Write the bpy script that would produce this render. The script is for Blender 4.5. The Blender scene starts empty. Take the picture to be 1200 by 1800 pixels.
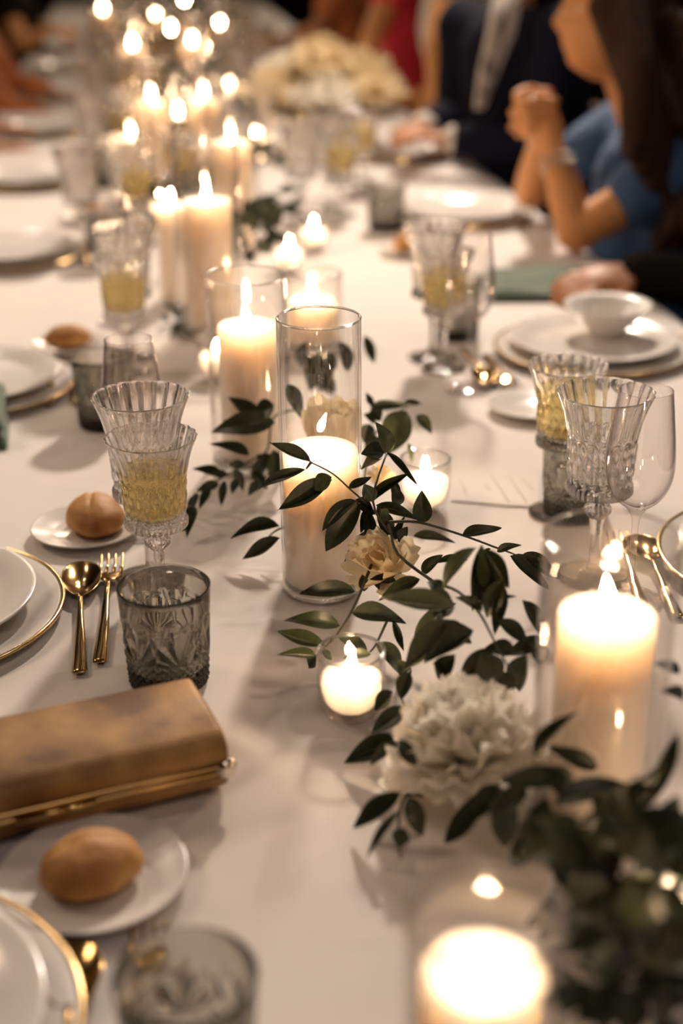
import bpy, bmesh, math, random
from mathutils import Vector, Matrix, noise
rnd = random.Random(7)
SC = bpy.context.scene
COL = SC.collection
PI = math.pi
sin, cos = math.sin, math.cos

# ------------------------------------------------------------------ camera
T = 0.75                       # table top height
CAM = Vector((0, 0, T + 0.65))
FPX = 2500.0                   # focal length in pixels of the 1200x1800 frame (50 mm on a 36 mm high frame)
PITCH = math.radians(23.7); ROLL = math.radians(0.4)
RC = (Matrix.Rotation(PI/2 - PITCH, 3, 'X') @ Matrix.Rotation(-ROLL, 3, 'Z'))
cd = bpy.data.cameras.new('camera'); cam = bpy.data.objects.new('camera', cd); COL.objects.link(cam)
cam.location = CAM; cam.rotation_euler = RC.to_euler()
cd.sensor_fit = 'VERTICAL'; cd.sensor_height = 36; cd.sensor_width = 24; cd.lens = 50
cd.clip_start = 0.05; cd.clip_end = 60
cd.dof.use_dof = True; cd.dof.focus_distance = 1.345; cd.dof.aperture_fstop = 2.25
SC.camera = cam
# ------------------------------------------------------------------ world, exposure
w = bpy.data.worlds.new('world'); SC.world = w; w.use_nodes = True
w.node_tree.nodes['Background'].inputs[0].default_value = (1.0, 0.72, 0.5, 1)
w.node_tree.nodes['Background'].inputs[1].default_value = 0.05
SC.view_settings.view_transform = 'Standard'; SC.view_settings.look = 'None'
SC.view_settings.gamma = 1; SC.view_settings.use_curve_mapping = False
SC.view_settings.exposure = 0.17
cy = SC.cycles
cy.max_bounces = 18; cy.transmission_bounces = 16; cy.transparent_max_bounces = 24
cy.diffuse_bounces = 3; cy.glossy_bounces = 4; cy.sample_clamp_indirect = 25; cy.sample_clamp_direct = 0
cy.caustics_reflective = False; cy.caustics_refractive = True; cy.blur_glossy = 0.0
cy.use_denoising = True
try: cy.denoiser = 'OPENIMAGEDENOISE'; cy.denoising_input_passes = 'RGB_ALBEDO_NORMAL'
except Exception: pass
cy.use_light_tree = True

def area(name, loc, target, size, power, col, shape='DISK'):
    l = bpy.data.lights.new(name, 'AREA'); l.shape = shape; l.size = size; l.energy = power; l.color = col
    o = bpy.data.objects.new(name, l); COL.objects.link(o); o.location = loc
    o.rotation_euler = (Vector(target) - Vector(loc)).to_track_quat('-Z', 'Y').to_euler(); return o
LC = (1.0, 0.83, 0.69)
KEY = area('hall_and_fill_lamp', (0.45, 4.6, 3.0), (0.0, 1.6, T), 0.26, 44, LC); KEY.data.spread = math.radians(115)
area('hall_and_fill_lamp', (-0.9, 8.5, 3.2), (-0.6, 5.5, T), 0.5, 28, (1, .78, .56))
area('hall_and_fill_lamp', (-2.6, 2.2, 3.2), (0.5, 2.6, 1.0), 0.8, 26, (1.0, 0.74, 0.52))
area('hall_and_fill_lamp', (0.4, -0.8, 3.3), (0.0, 1.2, T), 1.6, 11, (1.0, 0.80, 0.72))  # front fill, an added unseen lamp that lifts the shadows near the camera

for bx, by, bz in ((-1.2, 3.2, 2.9), (1.3, 3.4, 2.8), (-1.5, 5.6, 2.9), (0.8, 6.6, 2.9), (-0.4, 7.6, 2.8), (1.6, 1.6, 2.9)):
    area('glint_light', (bx, by, bz), (-0.2, by * .7, T), 0.05, 5, LC)  # small unseen lights added to put glints on glass and plates

# ------------------------------------------------------------------ pixel -> place
def ray(px, py): return RC @ Vector(((px - 600) / FPX, -(py - 900) / FPX, -1))
def at(px, py, z=0.0):
    d = ray(px, py); t = (T + z - CAM.z) / d.z; return CAM + d * t
def PY(px, py, Y):
    d = ray(px, py); return CAM + d * (Y / d.y)
def depth(p): return -((p - CAM) @ RC).z if False else (RC.transposed() @ (p - CAM)).z * -1
YAW = math.radians(8.1)
DV = Vector((-sin(YAW), cos(YAW), 0)); DU = Vector((cos(YAW), sin(YAW), 0))
def UV(u, v, z=0.0): p = DU * u + DV * v; p.z = T + z; return p
UL, UR = -0.42, 0.865
def toward(a, b): return math.atan2(b.y - a.y, b.x - a.x)

# ------------------------------------------------------------------ materials
MATS = {}
def nodes_of(name):
    m = bpy.data.materials.new(name); m.use_nodes = True; nt = m.node_tree; nt.nodes.clear()
    out = nt.nodes.new('ShaderNodeOutputMaterial'); MATS[name] = m; return m, nt, out
def pbr(name, col, rough=0.5, metal=0, sss=0, sssr=(1, .5, .3), sscale=0.01, bump=0, bscale=200, col2=None, cscale=8, coat=0, sheen=0, spec=None, bdist=0.001, stretch=None, detail=4):
    m, nt, out = nodes_of(name); L = nt.links.new
    b = nt.nodes.new('ShaderNodeBsdfPrincipled'); L(b.outputs[0], out.inputs[0])
    b.inputs['Base Color'].default_value = (*col, 1); b.inputs['Roughness'].default_value = rough
    b.inputs['Metallic'].default_value = metal
    if spec is not None: b.inputs['Specular IOR Level'].default_value = spec
    if coat: b.inputs['Coat Weight'].default_value = coat; b.inputs['Coat Roughness'].default_value = 0.08
    if sheen: b.inputs['Sheen Weight'].default_value = sheen
    if sss:
        b.inputs['Subsurface Weight'].default_value = sss; b.inputs['Subsurface Radius'].default_value = sssr
        b.inputs['Subsurface Scale'].default_value = sscale
    tc = nt.nodes.new('ShaderNodeTexCoord'); mp = nt.nodes.new('ShaderNodeMapping'); L(tc.outputs['Object'], mp.inputs[0])
    if stretch: mp.inputs['Scale'].default_value = stretch
    if col2:
        n = nt.nodes.new('ShaderNodeTexNoise'); n.inputs['Scale'].default_value = cscale; n.inputs['Detail'].default_value = detail
        r = nt.nodes.new('ShaderNodeValToRGB'); r.color_ramp.elements[0].position = 0.35; r.color_ramp.elements[1].position = 0.65
        r.color_ramp.elements[0].color = (*col, 1); r.color_ramp.elements[1].color = (*col2, 1)
        L(mp.outputs[0], n.inputs[0]); L(n.outputs[0], r.inputs[0]); L(r.outputs[0], b.inputs['Base Color'])
    if bump:
        n = nt.nodes.new('ShaderNodeTexNoise'); n.inputs['Scale'].default_value = bscale; n.inputs['Detail'].default_value = 3
        u = nt.nodes.new('ShaderNodeBump'); u.inputs['Strength'].default_value = bump; u.inputs['Distance'].default_value = bdist
        L(mp.outputs[0], n.inputs[0]); L(n.outputs[0], u.inputs['Height']); L(u.outputs[0], b.inputs['Normal'])
    return m
def glass(name, col, ior=1.5, clear=0.3, rough=0.0):      # solid cast glass
    m, nt, out = nodes_of(name); L = nt.links.new
    g = nt.nodes.new('ShaderNodeBsdfGlass'); g.inputs[0].default_value = (*col, 1); g.inputs['IOR'].default_value = ior; g.inputs['Roughness'].default_value = rough
    t = nt.nodes.new('ShaderNodeBsdfTransparent'); t.inputs[0].default_value = (*col, 1)
    x = nt.nodes.new('ShaderNodeMixShader'); x.inputs[0].default_value = clear
    L(g.outputs[0], x.inputs[1]); L(t.outputs[0], x.inputs[2]); L(x.outputs[0], out.inputs[0]); return m
def thin(name, col, ior=1.5, tint=(1, 1, 1)):              # thin blown glass
    m, nt, out = nodes_of(name); L = nt.links.new
    g = nt.nodes.new('ShaderNodeBsdfGlossy'); g.inputs[0].default_value = (1, 1, 1, 1); g.inputs['Roughness'].default_value = 0.02
    t = nt.nodes.new('ShaderNodeBsdfTransparent'); t.inputs[0].default_value = (*col, 1)
    f = nt.nodes.new('ShaderNodeFresnel'); f.inputs[0].default_value = ior
    ge = nt.nodes.new('ShaderNodeNewGeometry'); mx = nt.nodes.new('ShaderNodeMix'); mx.data_type = 'FLOAT'
    f2 = nt.nodes.new('ShaderNodeFresnel'); f2.inputs[0].default_value = 1.45
    x = nt.nodes.new('ShaderNodeMixShader')
    lw = nt.nodes.new('ShaderNodeLayerWeight'); lw.inputs[0].default_value = 0.5
    p = nt.nodes.new('ShaderNodeMath'); p.operation = 'POWER'; p.inputs[1].default_value = 4.0
    mu = nt.nodes.new('ShaderNodeMath'); mu.operation = 'MULTIPLY_ADD'; mu.inputs[1].default_value = 0.7; mu.inputs[2].default_value = 0.055; mu.use_clamp = True
    L(lw.outputs['Facing'], p.inputs[0]); L(p.outputs[0], mu.inputs[0]); L(mu.outputs[0], x.inputs[0])
    cm = nt.nodes.new('ShaderNodeMix'); cm.data_type = 'RGBA'; cm.inputs[6].default_value = (*col, 1); cm.inputs[7].default_value = (*tint, 1)
    p3 = nt.nodes.new('ShaderNodeMath'); p3.operation = 'POWER'; p3.inputs[1].default_value = 3.0
    L(lw.outputs['Facing'], p3.inputs[0]); L(p3.outputs[0], cm.inputs[0]); L(cm.outputs[2], t.inputs[0])
    L(t.outputs[0], x.inputs[1]); L(g.outputs[0], x.inputs[2]); L(x.outputs[0], out.inputs[0]); return m
def emit(name, col, s):
    m, nt, out = nodes_of(name); e = nt.nodes.new('ShaderNodeEmission'); e.inputs[0].default_value = (*col, 1); e.inputs[1].default_value = s
    nt.links.new(e.outputs[0], out.inputs[0]); return m

CRYSTAL = glass('cut_crystal', (0.995, 0.993, 0.99), 1.52, 0.22)
SMOKE = glass('smoke_glass', (0.93, 0.93, 0.92), 1.5, 0.08)
va = SMOKE.node_tree.nodes.new('ShaderNodeVolumeAbsorption'); va.inputs['Color'].default_value = (.53, .51, .43, 1); va.inputs['Density'].default_value = 190
SMOKE.node_tree.links.new(va.outputs[0], SMOKE.node_tree.nodes['Material Output'].inputs['Volume'])
BASEGLASS = glass('thick_glass', (0.96, 0.97, 0.98), 1.5, 0.25)
WINE = glass('white_wine', (0.99, 0.90, 0.60), 1.2, 0.35)
THIN = thin('thin_glass', (0.99, 0.985, 0.975), tint=(.74, .70, .68))
TULIPG = thin('tulip_glass', (0.985, 0.975, 0.97), tint=(.42, .36, .40))
WAX = pbr('wax', (0.975, 0.80, 0.68), 0.45, sss=1.0, sssr=(1, 1, 1), sscale=0.04, bump=0.12, bscale=60)
VWAX = pbr('votive_wax', (0.98, 0.90, 0.80), 0.4, sss=1.0, sssr=(1, 1, 1), sscale=0.05)
FLAME = emit('flame', (1.0, 0.66, 0.39), 225)
WICK = pbr('wick', (0.02, 0.015, 0.01), 0.9)
CLOTH = None
GOLD = pbr('gold', (0.56, 0.37, 0.15), 0.14, 1.0)
GOLDRIM = pbr('gold_rim', (0.78, 0.55, 0.26), 0.2, 1.0)
CHINA = pbr('porcelain', (0.80, 0.76, 0.70), 0.22, coat=0.15)
CREST = pbr('crust', (0.40, 0.16, 0.035), 0.6, bump=0.7, bscale=45, col2=(0.64, 0.34, 0.10), cscale=22, bdist=0.002)
SUEDE = pbr('gold_suede', (0.13, 0.060, 0.015), 0.5, metal=0.25, bump=0.3, bscale=500, col2=(0.42, 0.23, 0.07), cscale=16)
LEAF = pbr('leaf', (0.021, 0.030, 0.010), 0.42, col2=(0.042, 0.054, 0.018), cscale=9, bump=0.1, bscale=40, sss=0.08, sssr=(.4, 1, .2), sscale=0.003)
LEAF2 = pbr('leaf_pale', (0.06, 0.075, 0.03), 0.4, col2=(0.09, 0.11, 0.045), cscale=9)
STEM = pbr('stem', (0.05, 0.045, 0.02), 0.6)
def petalmat(name, col):
    m, nt, out = nodes_of(name); L = nt.links.new
    d = nt.nodes.new('ShaderNodeBsdfDiffuse'); d.inputs[0].default_value = (*col, 1)
    t = nt.nodes.new('ShaderNodeBsdfTranslucent'); t.inputs[0].default_value = (*col, 1)
    x = nt.nodes.new('ShaderNodeMixShader'); x.inputs[0].default_value = .45
    L(d.outputs[0], x.inputs[1]); L(t.outputs[0], x.inputs[2]); L(x.outputs[0], out.inputs[0]); return m
PETAL = petalmat('petal', (0.96, 0.92, 0.82))
PETAL2 = petalmat('cream_petal', (0.90, 0.77, 0.52))
GREEN = pbr('green_napkin', (0.085, 0.135, 0.085), 0.85, bump=0.4, bscale=900, sheen=0.3)
SKIN = pbr('skin', (0.66, 0.30, 0.10), 0.5, sss=0.15, sssr=(1, .35, .2), sscale=0.01)
SKIN2 = pbr('tanned_skin', (0.42, 0.17, 0.065), 0.5, sss=0.1, sssr=(1, .35, .2), sscale=0.01)
HAIR = pbr('brown_hair', (0.022, 0.010, 0.005), 0.6, spec=.2, col2=(0.05, 0.020, 0.008), cscale=30, stretch=(3, 3, .15), bump=0.8, bscale=60, bdist=.004)
BLUE = pbr('blue_fabric', (0.022, 0.075, 0.19), 0.7, bump=0.5, bscale=14, bdist=.01, sheen=.1)
NAVY = pbr('navy_suit', (0.007, 0.008, 0.018), 0.8, spec=.1, bump=0.3, bscale=10, bdist=.01)
BLACK = pbr('black_fabric', (0.007, 0.006, 0.005), 0.8, spec=.1)
RED = pbr('red_fabric', (0.72, 0.03, 0.06), 0.7, bump=0.4, bscale=12, bdist=.01)
RUST = pbr('rust_fabric', (0.50, 0.15, 0.035), 0.7, bump=0.4, bscale=12, bdist=.01)
WHITEF = pbr('white_fabric', (0.62, 0.56, 0.48), 0.8, bump=0.4, bscale=12, bdist=.01)
WOOD = pbr('dark_wood', (0.06, 0.028, 0.012), 0.45, col2=(0.10, 0.045, 0.018), cscale=6, stretch=(1, 8, 1))
FLOORM = pbr('floor_wood', (0.055, 0.028, 0.014), 0.5, col2=(0.085, 0.04, 0.02), cscale=4, stretch=(6, .6, 1))
WALLM = pbr('dark_wall', (0.045, 0.026, 0.018), 0.85, bump=0.2, bscale=30)
CEILM = pbr('ceiling_plaster', (0.16, 0.125, 0.10), 0.9)
PAPER = pbr('paper', (0.80, 0.74, 0.66), 0.7)
INK = pbr('faint_ink', (0.50, 0.44, 0.36), 0.7)
STRASS = pbr('silver', (0.8, 0.72, 0.6), 0.15, 1.0)

# ------------------------------------------------------------------ mesh helpers
class MB:
    def __init__(s): s.v = []; s.f = []
    def add(s, v, f):
        o = len(s.v); s.v += [tuple(p) for p in v]; s.f += [tuple(i + o for i in q) for q in f]; return s
    def lathe(s, prof, n=48, fn=None, close=False):
        v = []; f = []; idx = []
        for i, (r, z) in enumerate(prof):
            if r < 1e-6: idx.append([len(v)]); v.append((0, 0, z)); continue
            row = []
            for k in range(n):
                a = 2 * PI * k / n; q = r * (fn(a, i, r, z) if fn else 1); row.append(len(v)); v.append((q * cos(a), q * sin(a), z))
            idx.append(row)
        m = len(idx)
        for i in range(m if close else m - 1):
            A, B = idx[i], idx[(i + 1) % m]
            for k in range(n):
                k2 = (k + 1) % n
                if len(A) == 1 and len(B) == 1: continue
                if len(A) == 1: f.append((A[0], B[k2], B[k]))
                elif len(B) == 1: f.append((A[k], A[k2], B[0]))
                else: f.append((A[k], A[k2], B[k2], B[k]))
        return s.add(v, f)
    def tube(s, pts, rad, n=8, cap=True, sq=1.0):
        pts = [Vector(p) for p in pts]
        if not hasattr(rad, '__len__'): rad = [rad] * len(pts)
        v = []; f = []; up = Vector((0.13, 0.21, 1)).normalized()
        for i, p in enumerate(pts):
            t = (pts[min(i + 1, len(pts) - 1)] - pts[max(i - 1, 0)]).normalized()
            x = t.cross(up)
            if x.length < 0.05: x = t.cross(Vector((1, 0, 0)))
            x.normalize(); y = t.cross(x).normalized()
            for k in range(n):
                a = 2 * PI * k / n; v.append(p + x * (rad[i] * cos(a)) + y * (rad[i] * sin(a) * sq))
        for i in range(len(pts) - 1):
            for k in range(n): k2 = (k + 1) % n; f.append((i * n + k, i * n + k2, (i + 1) * n + k2, (i + 1) * n + k))
        if cap: f.append(tuple(range(n))[::-1]); f.append(tuple((len(pts) - 1) * n + k for k in range(n)))
        return s.add(v, f)
    def caps(s, a, b, ra, rb=None, n=12):            # tapered capsule
        rb = ra if rb is None else rb; a = Vector(a); b = Vector(b); d = (b - a).normalized() if (b - a).length > 1e-6 else Vector((0, 0, 1))
        P = []; R = []
        for k in range(5): t = PI / 2 * (1 - k / 4); P.append(a - d * ra * sin(t) * 1.0); R.append(max(ra * cos(t), ra * .02))
        for k in range(5): t = PI / 2 * (k / 4); P.append(b + d * rb * sin(t)); R.append(max(rb * cos(t), rb * .02))
        return s.tube(P, R, n)
    def ball(s, c, r, rot=None, n=16, m=10, fn=None):
        r = (r, r, r) if not hasattr(r, '__len__') else r; c = Vector(c); v = []; f = []
        for i in range(m + 1):
            t = PI * i / m
            for k in range(n):
                a = 2 * PI * k / n; p = Vector((r[0] * sin(t) * cos(a), r[1] * sin(t) * sin(a), r[2] * cos(t)))
                if fn: p = fn(p)
                if rot: p = rot @ p
                v.append(c + p)
        for i in range(m):
            for k in range(n): k2 = (k + 1) % n; f.append((i * n + k, (i + 1) * n + k, (i + 1) * n + k2, i * n + k2))
        return s.add(v, f)
    def box(s, lo, hi, mat=None):
        v = [Vector((x, y, z)) for x in (lo[0], hi[0]) for y in (lo[1], hi[1]) for z in (lo[2], hi[2])]
        if mat: v = [mat @ p for p in v]
        return s.add(v, [(0, 1, 3, 2), (4, 6, 7, 5), (0, 4, 5, 1), (2, 3, 7, 6), (0, 2, 6, 4), (1, 5, 7, 3)])
    def mesh(s, name, smooth=True, weld=True):
        me = bpy.data.meshes.new(name); me.from_pydata(s.v, [], s.f)
        if weld:
            bm = bmesh.new(); bm.from_mesh(me); bmesh.ops.remove_doubles(bm, verts=bm.verts, dist=1e-6)
            bmesh.ops.recalc_face_normals(bm, faces=bm.faces); bm.to_mesh(me); bm.free()
        if smooth: me.polygons.foreach_set('use_smooth', [True] * len(me.polygons))
        me.update(); return me
def link(name, me, mat, parent=None, loc=None, rot=None, scale=None):
    o = bpy.data.objects.new(name, me); COL.objects.link(o)
    if me is not None and mat is not None and not me.materials: me.materials.append(mat)
    if parent: o.parent = parent
    if loc is not None: o.location = loc
    if rot is not None: o.rotation_euler = rot
    if scale is not None: o.scale = scale
    return o
def tag(o, label, cat, group=None, kind=None):
    o['label'] = label; o['category'] = cat
    if group: o['group'] = group
    if kind: o['kind'] = kind
    return o
def thing(name, loc, label, cat, group=None, rz=0.0):
    o = bpy.data.objects.new(name, None); COL.objects.link(o); o.location = loc; o.rotation_euler = (0, 0, rz)
    o.empty_display_size = 0.05; return tag(o, label, cat, group)
def bev(me, wd, seg=3):
    bm = bmesh.new(); bm.from_mesh(me); bmesh.ops.bevel(bm, geom=bm.edges[:], offset=wd, segments=seg, affect='EDGES', profile=0.5); bm.to_mesh(me); bm.free()
    me.polygons.foreach_set('use_smooth', [True] * len(me.polygons)); return me
def remesh(mb, voxel, smooth=4):
    me = bpy.data.meshes.new('tmp'); me.from_pydata(mb.v, [], mb.f)
    o = bpy.data.objects.new('tmp', me); COL.objects.link(o)
    r = o.modifiers.new('r', 'REMESH'); r.mode = 'VOXEL'; r.voxel_size = voxel
    s = o.modifiers.new('s', 'SMOOTH'); s.iterations = smooth; s.factor = .5
    dg = bpy.context.evaluated_depsgraph_get(); out = bpy.data.meshes.new_from_object(o.evaluated_get(dg))
    bpy.data.objects.remove(o); bpy.data.meshes.remove(me)
    out.polygons.foreach_set('use_smooth', [True] * len(out.polygons)); out.materials.clear(); return out
def place(proto, name, loc, label, cat, group=None, rz=0.0):
    t = thing(name, loc, label, cat, group, rz); prev = None
    for (pn, me, mat, sub) in proto:
        c = link(pn, me, mat, t)
        if pn == 'wine': c['label'] = 'pale golden sparkling wine'
        if pn in ('gold_rim', 'rim') and prev: c.parent = prev
        else: prev = c
    return t

# ================================================================== SETTING
RX0, RX1, RY0, RY1, RZ = -4.2, 3.8, -2.2, 13.5, 3.6
def slab(name, lo, hi, mat):
    o = link(name, MB().box(lo, hi).mesh(name, smooth=False), mat); o['kind'] = 'structure'; return o
slab('floor', (RX0, RY0, -0.1), (RX1, RY1, 0), FLOORM)
slab('ceiling', (RX0, RY0, RZ), (RX1, RY1, RZ + .1), CEILM)
slab('wall_back', (RX0, RY1, 0), (RX1, RY1 + .1, RZ), WALLM)
slab('wall_front', (RX0, RY0 - .1, 0), (RX1, RY0, RZ), WALLM)
slab('wall_left', (RX0 - .1, RY0, 0), (RX0, RY1, RZ), WALLM)
slab('wall_right', (RX1, RY0, 0), (RX1 + .1, RY1, RZ), WALLM)
slab('baseboard_back', (RX0, RY1 - .02, 0), (RX1, RY1, .14), WOOD)

# ---- table and cloth
V0, V1 = 0.33, 9.6
def cloth_mat():
    m, nt, out = nodes_of('white_linen'); L = nt.links.new
    b = nt.nodes.new('ShaderNodeBsdfPrincipled'); L(b.outputs[0], out.inputs[0])
    b.inputs['Roughness'].default_value = 0.85; b.inputs['Sheen Weight'].default_value = 0.15
    b.inputs['Base Color'].default_value = (0.80, 0.745, 0.69, 1)
    tc = nt.nodes.new('ShaderNodeTexCoord')
    n = nt.nodes.new('ShaderNodeTexNoise'); n.inputs['Scale'].default_value = 5; n.inputs['Detail'].default_value = 3
    n2 = nt.nodes.new('ShaderNodeTexNoise'); n2.inputs['Scale'].default_value = 900; n2.inputs['Detail'].default_value = 2
    u = nt.nodes.new('ShaderNodeBump'); u.inputs['Strength'].default_value = .45; u.inputs['Distance'].default_value = .012
    u2 = nt.nodes.new('ShaderNodeBump'); u2.inputs['Strength'].default_value = .25; u2.inputs['Distance'].default_value = .0006
    L(tc.outputs['Object'], n.inputs[0]); L(tc.outputs['Object'], n2.inputs[0])
    L(n.outputs[0], u.inputs['Height']); L(n2.outputs[0], u2.inputs['Height']); L(u.outputs[0], u2.inputs['Normal']); L(u2.outputs[0], b.inputs['Normal'])
    return m
CLOTH = cloth_mat()
tb = thing('banquet_table', UV((UL + UR) / 2, (V0 + V1) / 2, -T), 'long banquet table under the white cloth', 'table', rz=YAW)
hw, hl = (UR - UL) / 2 - .01, (V1 - V0) / 2 - .01
link('tabletop', MB().box((-hw, -hl, T - .035), (hw, hl, T - .006)).mesh('tabletop', False), WOOD, tb)
for sx in (-1, 1):
    for yy in (-hl + .1, -1.5, 1.5, hl - .1):
        link('leg', bev(MB().box((sx * (hw - .12) - .03, yy - .03, 0), (sx * (hw - .12) + .03, yy + .03, T - .035)).mesh('leg'), .005, 2), WOOD, tb)
def tablecloth():
    us = []; ov = 0.17
    nu = 44; nv = 260; v = []; f = []
    cols = [(-1, k) for k in (3, 2, 1)] + [(0, k) for k in range(nu + 1)] + [(1, k) for k in (1, 2, 3)]
    for j in range(nv + 1):
        vv = V0 + (V1 - V0) * j / nv
        for side, k in cols:
            if side == 0:
                uu = UL + (UR - UL) * k / nu
                cr = 0.0012 * math.exp(-((uu - 0.06) / .006) ** 2) + 0.0012 * math.exp(-((vv - 2.32) / .006) ** 2)
                z = T - .0013 + 0.0008 * (noise.noise(Vector((uu * 3, vv * 2.2, 0)))) + cr * .6
                p = DU * uu + DV * vv; p.z = min(z, T - .0004)
            else:
                uu = (UL if side < 0 else UR) + side * (.004 + .003 * k + .012 * (k / 3) * sin(vv * 19 + side) * (k / 3)); p = DU * uu + DV * vv; p.z = T - .003 - ov * k / 3
            v.append(p)
    nc = len(cols)
    for j in range(nv):
        for i in range(nc - 1): f.append((j * nc + i, j * nc + i + 1, (j + 1) * nc + i + 1, (j + 1) * nc + i))
    # end drops
    for j, s in ((0, -1), (nv, 1)):
        base = len(v)
        for k in (1, 2, 3):
            for i in range(nc):
                p = Vector(v[j * nc + i]); p += DV * s * (.003 * k + .008 * sin(i * .9) * k / 3); side, kk = cols[i]
                p.z = min(p.z, T - .003 - ov * k / 3); v.append(p)
        prev = [j * nc + i for i in range(nc)]
        for k in range(3):
            cur = [base + k * nc + i for i in range(nc)]
            for i in range(nc - 1): f.append((prev[i], prev[i + 1], cur[i + 1], cur[i]))
            prev = cur
    o = link('tablecloth', MB().add(v, f).mesh('tablecloth'), CLOTH)
    return tag(o, 'long white tablecloth spread over the banquet table', 'tablecloth')
tablecloth()

# ================================================================== PROTOTYPES
def smoothp(pts, sub=4):                      # Catmull-Rom through profile points
    out = []
    for i in range(len(pts) - 1):
        p0 = pts[max(i - 1, 0)]; p1 = pts[i]; p2 = pts[i + 1]; p3 = pts[min(i + 2, len(pts) - 1)]
        for k in range(sub):
            t = k / sub
            q = [0.5 * (2 * p1[a] + (p2[a] - p0[a]) * t + (2 * p0[a] - 5 * p1[a] + 4 * p2[a] - p3[a]) * t * t + (3 * p1[a] - p0[a] - 3 * p2[a] + p3[a]) * t ** 3) for a in (0, 1)]
            out.append((max(q[0], 0.0002), q[1]))
    out.append(pts[-1]); return out
def goblet(R, H, wine=None, n=288):
    k = H / 0.175; q = R / 0.0435; m = MB()
    foot = [(0, 0), (.030, 0), (.0345, .0004), (.0350, .0014), (.0335, .0024)] + smoothp([(.024, .0034), (.012, .0055), (.0065, .011), (.0048, .024), (.0052, .044), (.0068, .056)], 3)
    knob = smoothp([(.0062, .0575), (.0105, .0615), (.0128, .066), (.0105, .0705), (.0064, .0745)], 3)
    m2 = [(.0085, .0775), (.016, .0805), (.0300, .0830), (.0310, .0845), (.0310, .0905), (.0300, .0920)]
    body = smoothp([(.0290, .0935), (.0306, .105), (.0317, .120), (.0320, .135), (.0345, .150), (.0385, .163), (.0435, .1750)], 13)
    inner = [(.0423, .1752)] + smoothp([(.0415, .1735), (.0368, .160), (.0325, .147), (.0297, .132), (.0284, .118), (.0276, .104), (.0262, .0975), (.016, .0945)], 4) + [(0, .094)]
    prof = foot + knob + m2 + body + inner
    nf, nk, nm, nb = len(foot), len(knob), len(m2), len(body)
    P = [(r * (q if (i >= nf + nk) else 1.0 * q), z * k) for i, (r, z) in enumerate(prof)]
    def fn(a, i, r, z):
        if i < 5: return 1
        if i < nf: return 1 + .07 * abs(cos(3 * a))* min(1, (i - 5) / 5) if z > .01 else 1 
        if i < nf + nk: return 1 + .07 * (abs(cos(6 * a)) - .5)
        if i < nf + nk + nm: return 1 + (.018 * (abs(cos(18 * a)) - .5) if r > .02 else 0)
        if i < nf + nk + nm + nb:
            zz = z / k
            if zz < .137:                                   # diamond cuts
                c = (zz - .0935) / .0435
                s = min(1, 1.25 * abs(sin(9 * a + c * 2.0 * PI)) * abs(sin(9 * a - c * 2.0 * PI)))
                return 1 - .075 * (1 - s) * min(1, (0.1375 - zz) / .004)
            w_ = min(1, (zz - .137) / .006); return 1 + .045 * w_ * (abs(sin(10 * a)) - .6)
        zz = z / k
        return 1 + (.014 * (abs(sin(10 * a)) - .6) if zz > .14 and r < .0414 * q else 0)
    m.lathe(P, n, fn); parts = [('bowl', m.mesh('goblet_glass'), CRYSTAL, [])]
    if wine:
        zt = .097 + wine * .065
        pr = [(0, .0945)] ; zs = [.096 + (zt - .096) * t / 8 for t in range(9)]
        prf = [(.0262, .0975), (.0276, .104), (.0284, .118), (.0297, .132), (.0325, .147), (.0368, .160)]
        def rad(z):
            for (a, b), (c, d) in zip(prf, prf[1:]):
                if b <= z <= d: return a + (c - a) * (z - b) / (d - b)
            return prf[0][0] * .92
        pr = [(0, .0944), (.015, .0948)] + [((rad(z) + .0004), z) for z in zs] + [(rad(zt) - .002, zt - .0004), (0, zt - .0005)]
        parts.append(('wine', MB().lathe([(r * q, z * k) for r, z in pr], 64).mesh('wine'), WINE, []))
    return parts
G_L = goblet(.0472, .200); G_S = goblet(.0435, .175, wine=.72); G_SF = goblet(.0435, .175, wine=.82)
def tulip():
    H = .22
    foot = [(0, 0), (.030, 0), (.0325, .0005), (.0325, .0012)] + smoothp([(.022, .0022), (.008, .005), (.0038, .012), (.0032, .04), (.0034, .08), (.005, .093)], 3)
    out = smoothp([(.011, .101), (.022, .111), (.0300, .126), (.0328, .143), (.0318, .165), (.0285, .193), (.0252, .2200)], 5)
    inn = [(.0246, .2203)] + smoothp([(.0244, .2195), (.0276, .193), (.0309, .165), (.0319, .143), (.0290, .127), (.021, .1125), (.010, .1045)], 5) + [(0, .103)]
    return [('bowl', MB().lathe(foot + out + inn, 72)  .mesh('tulip_glass'), TULIPG, [])]
G_T = tulip()
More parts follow.
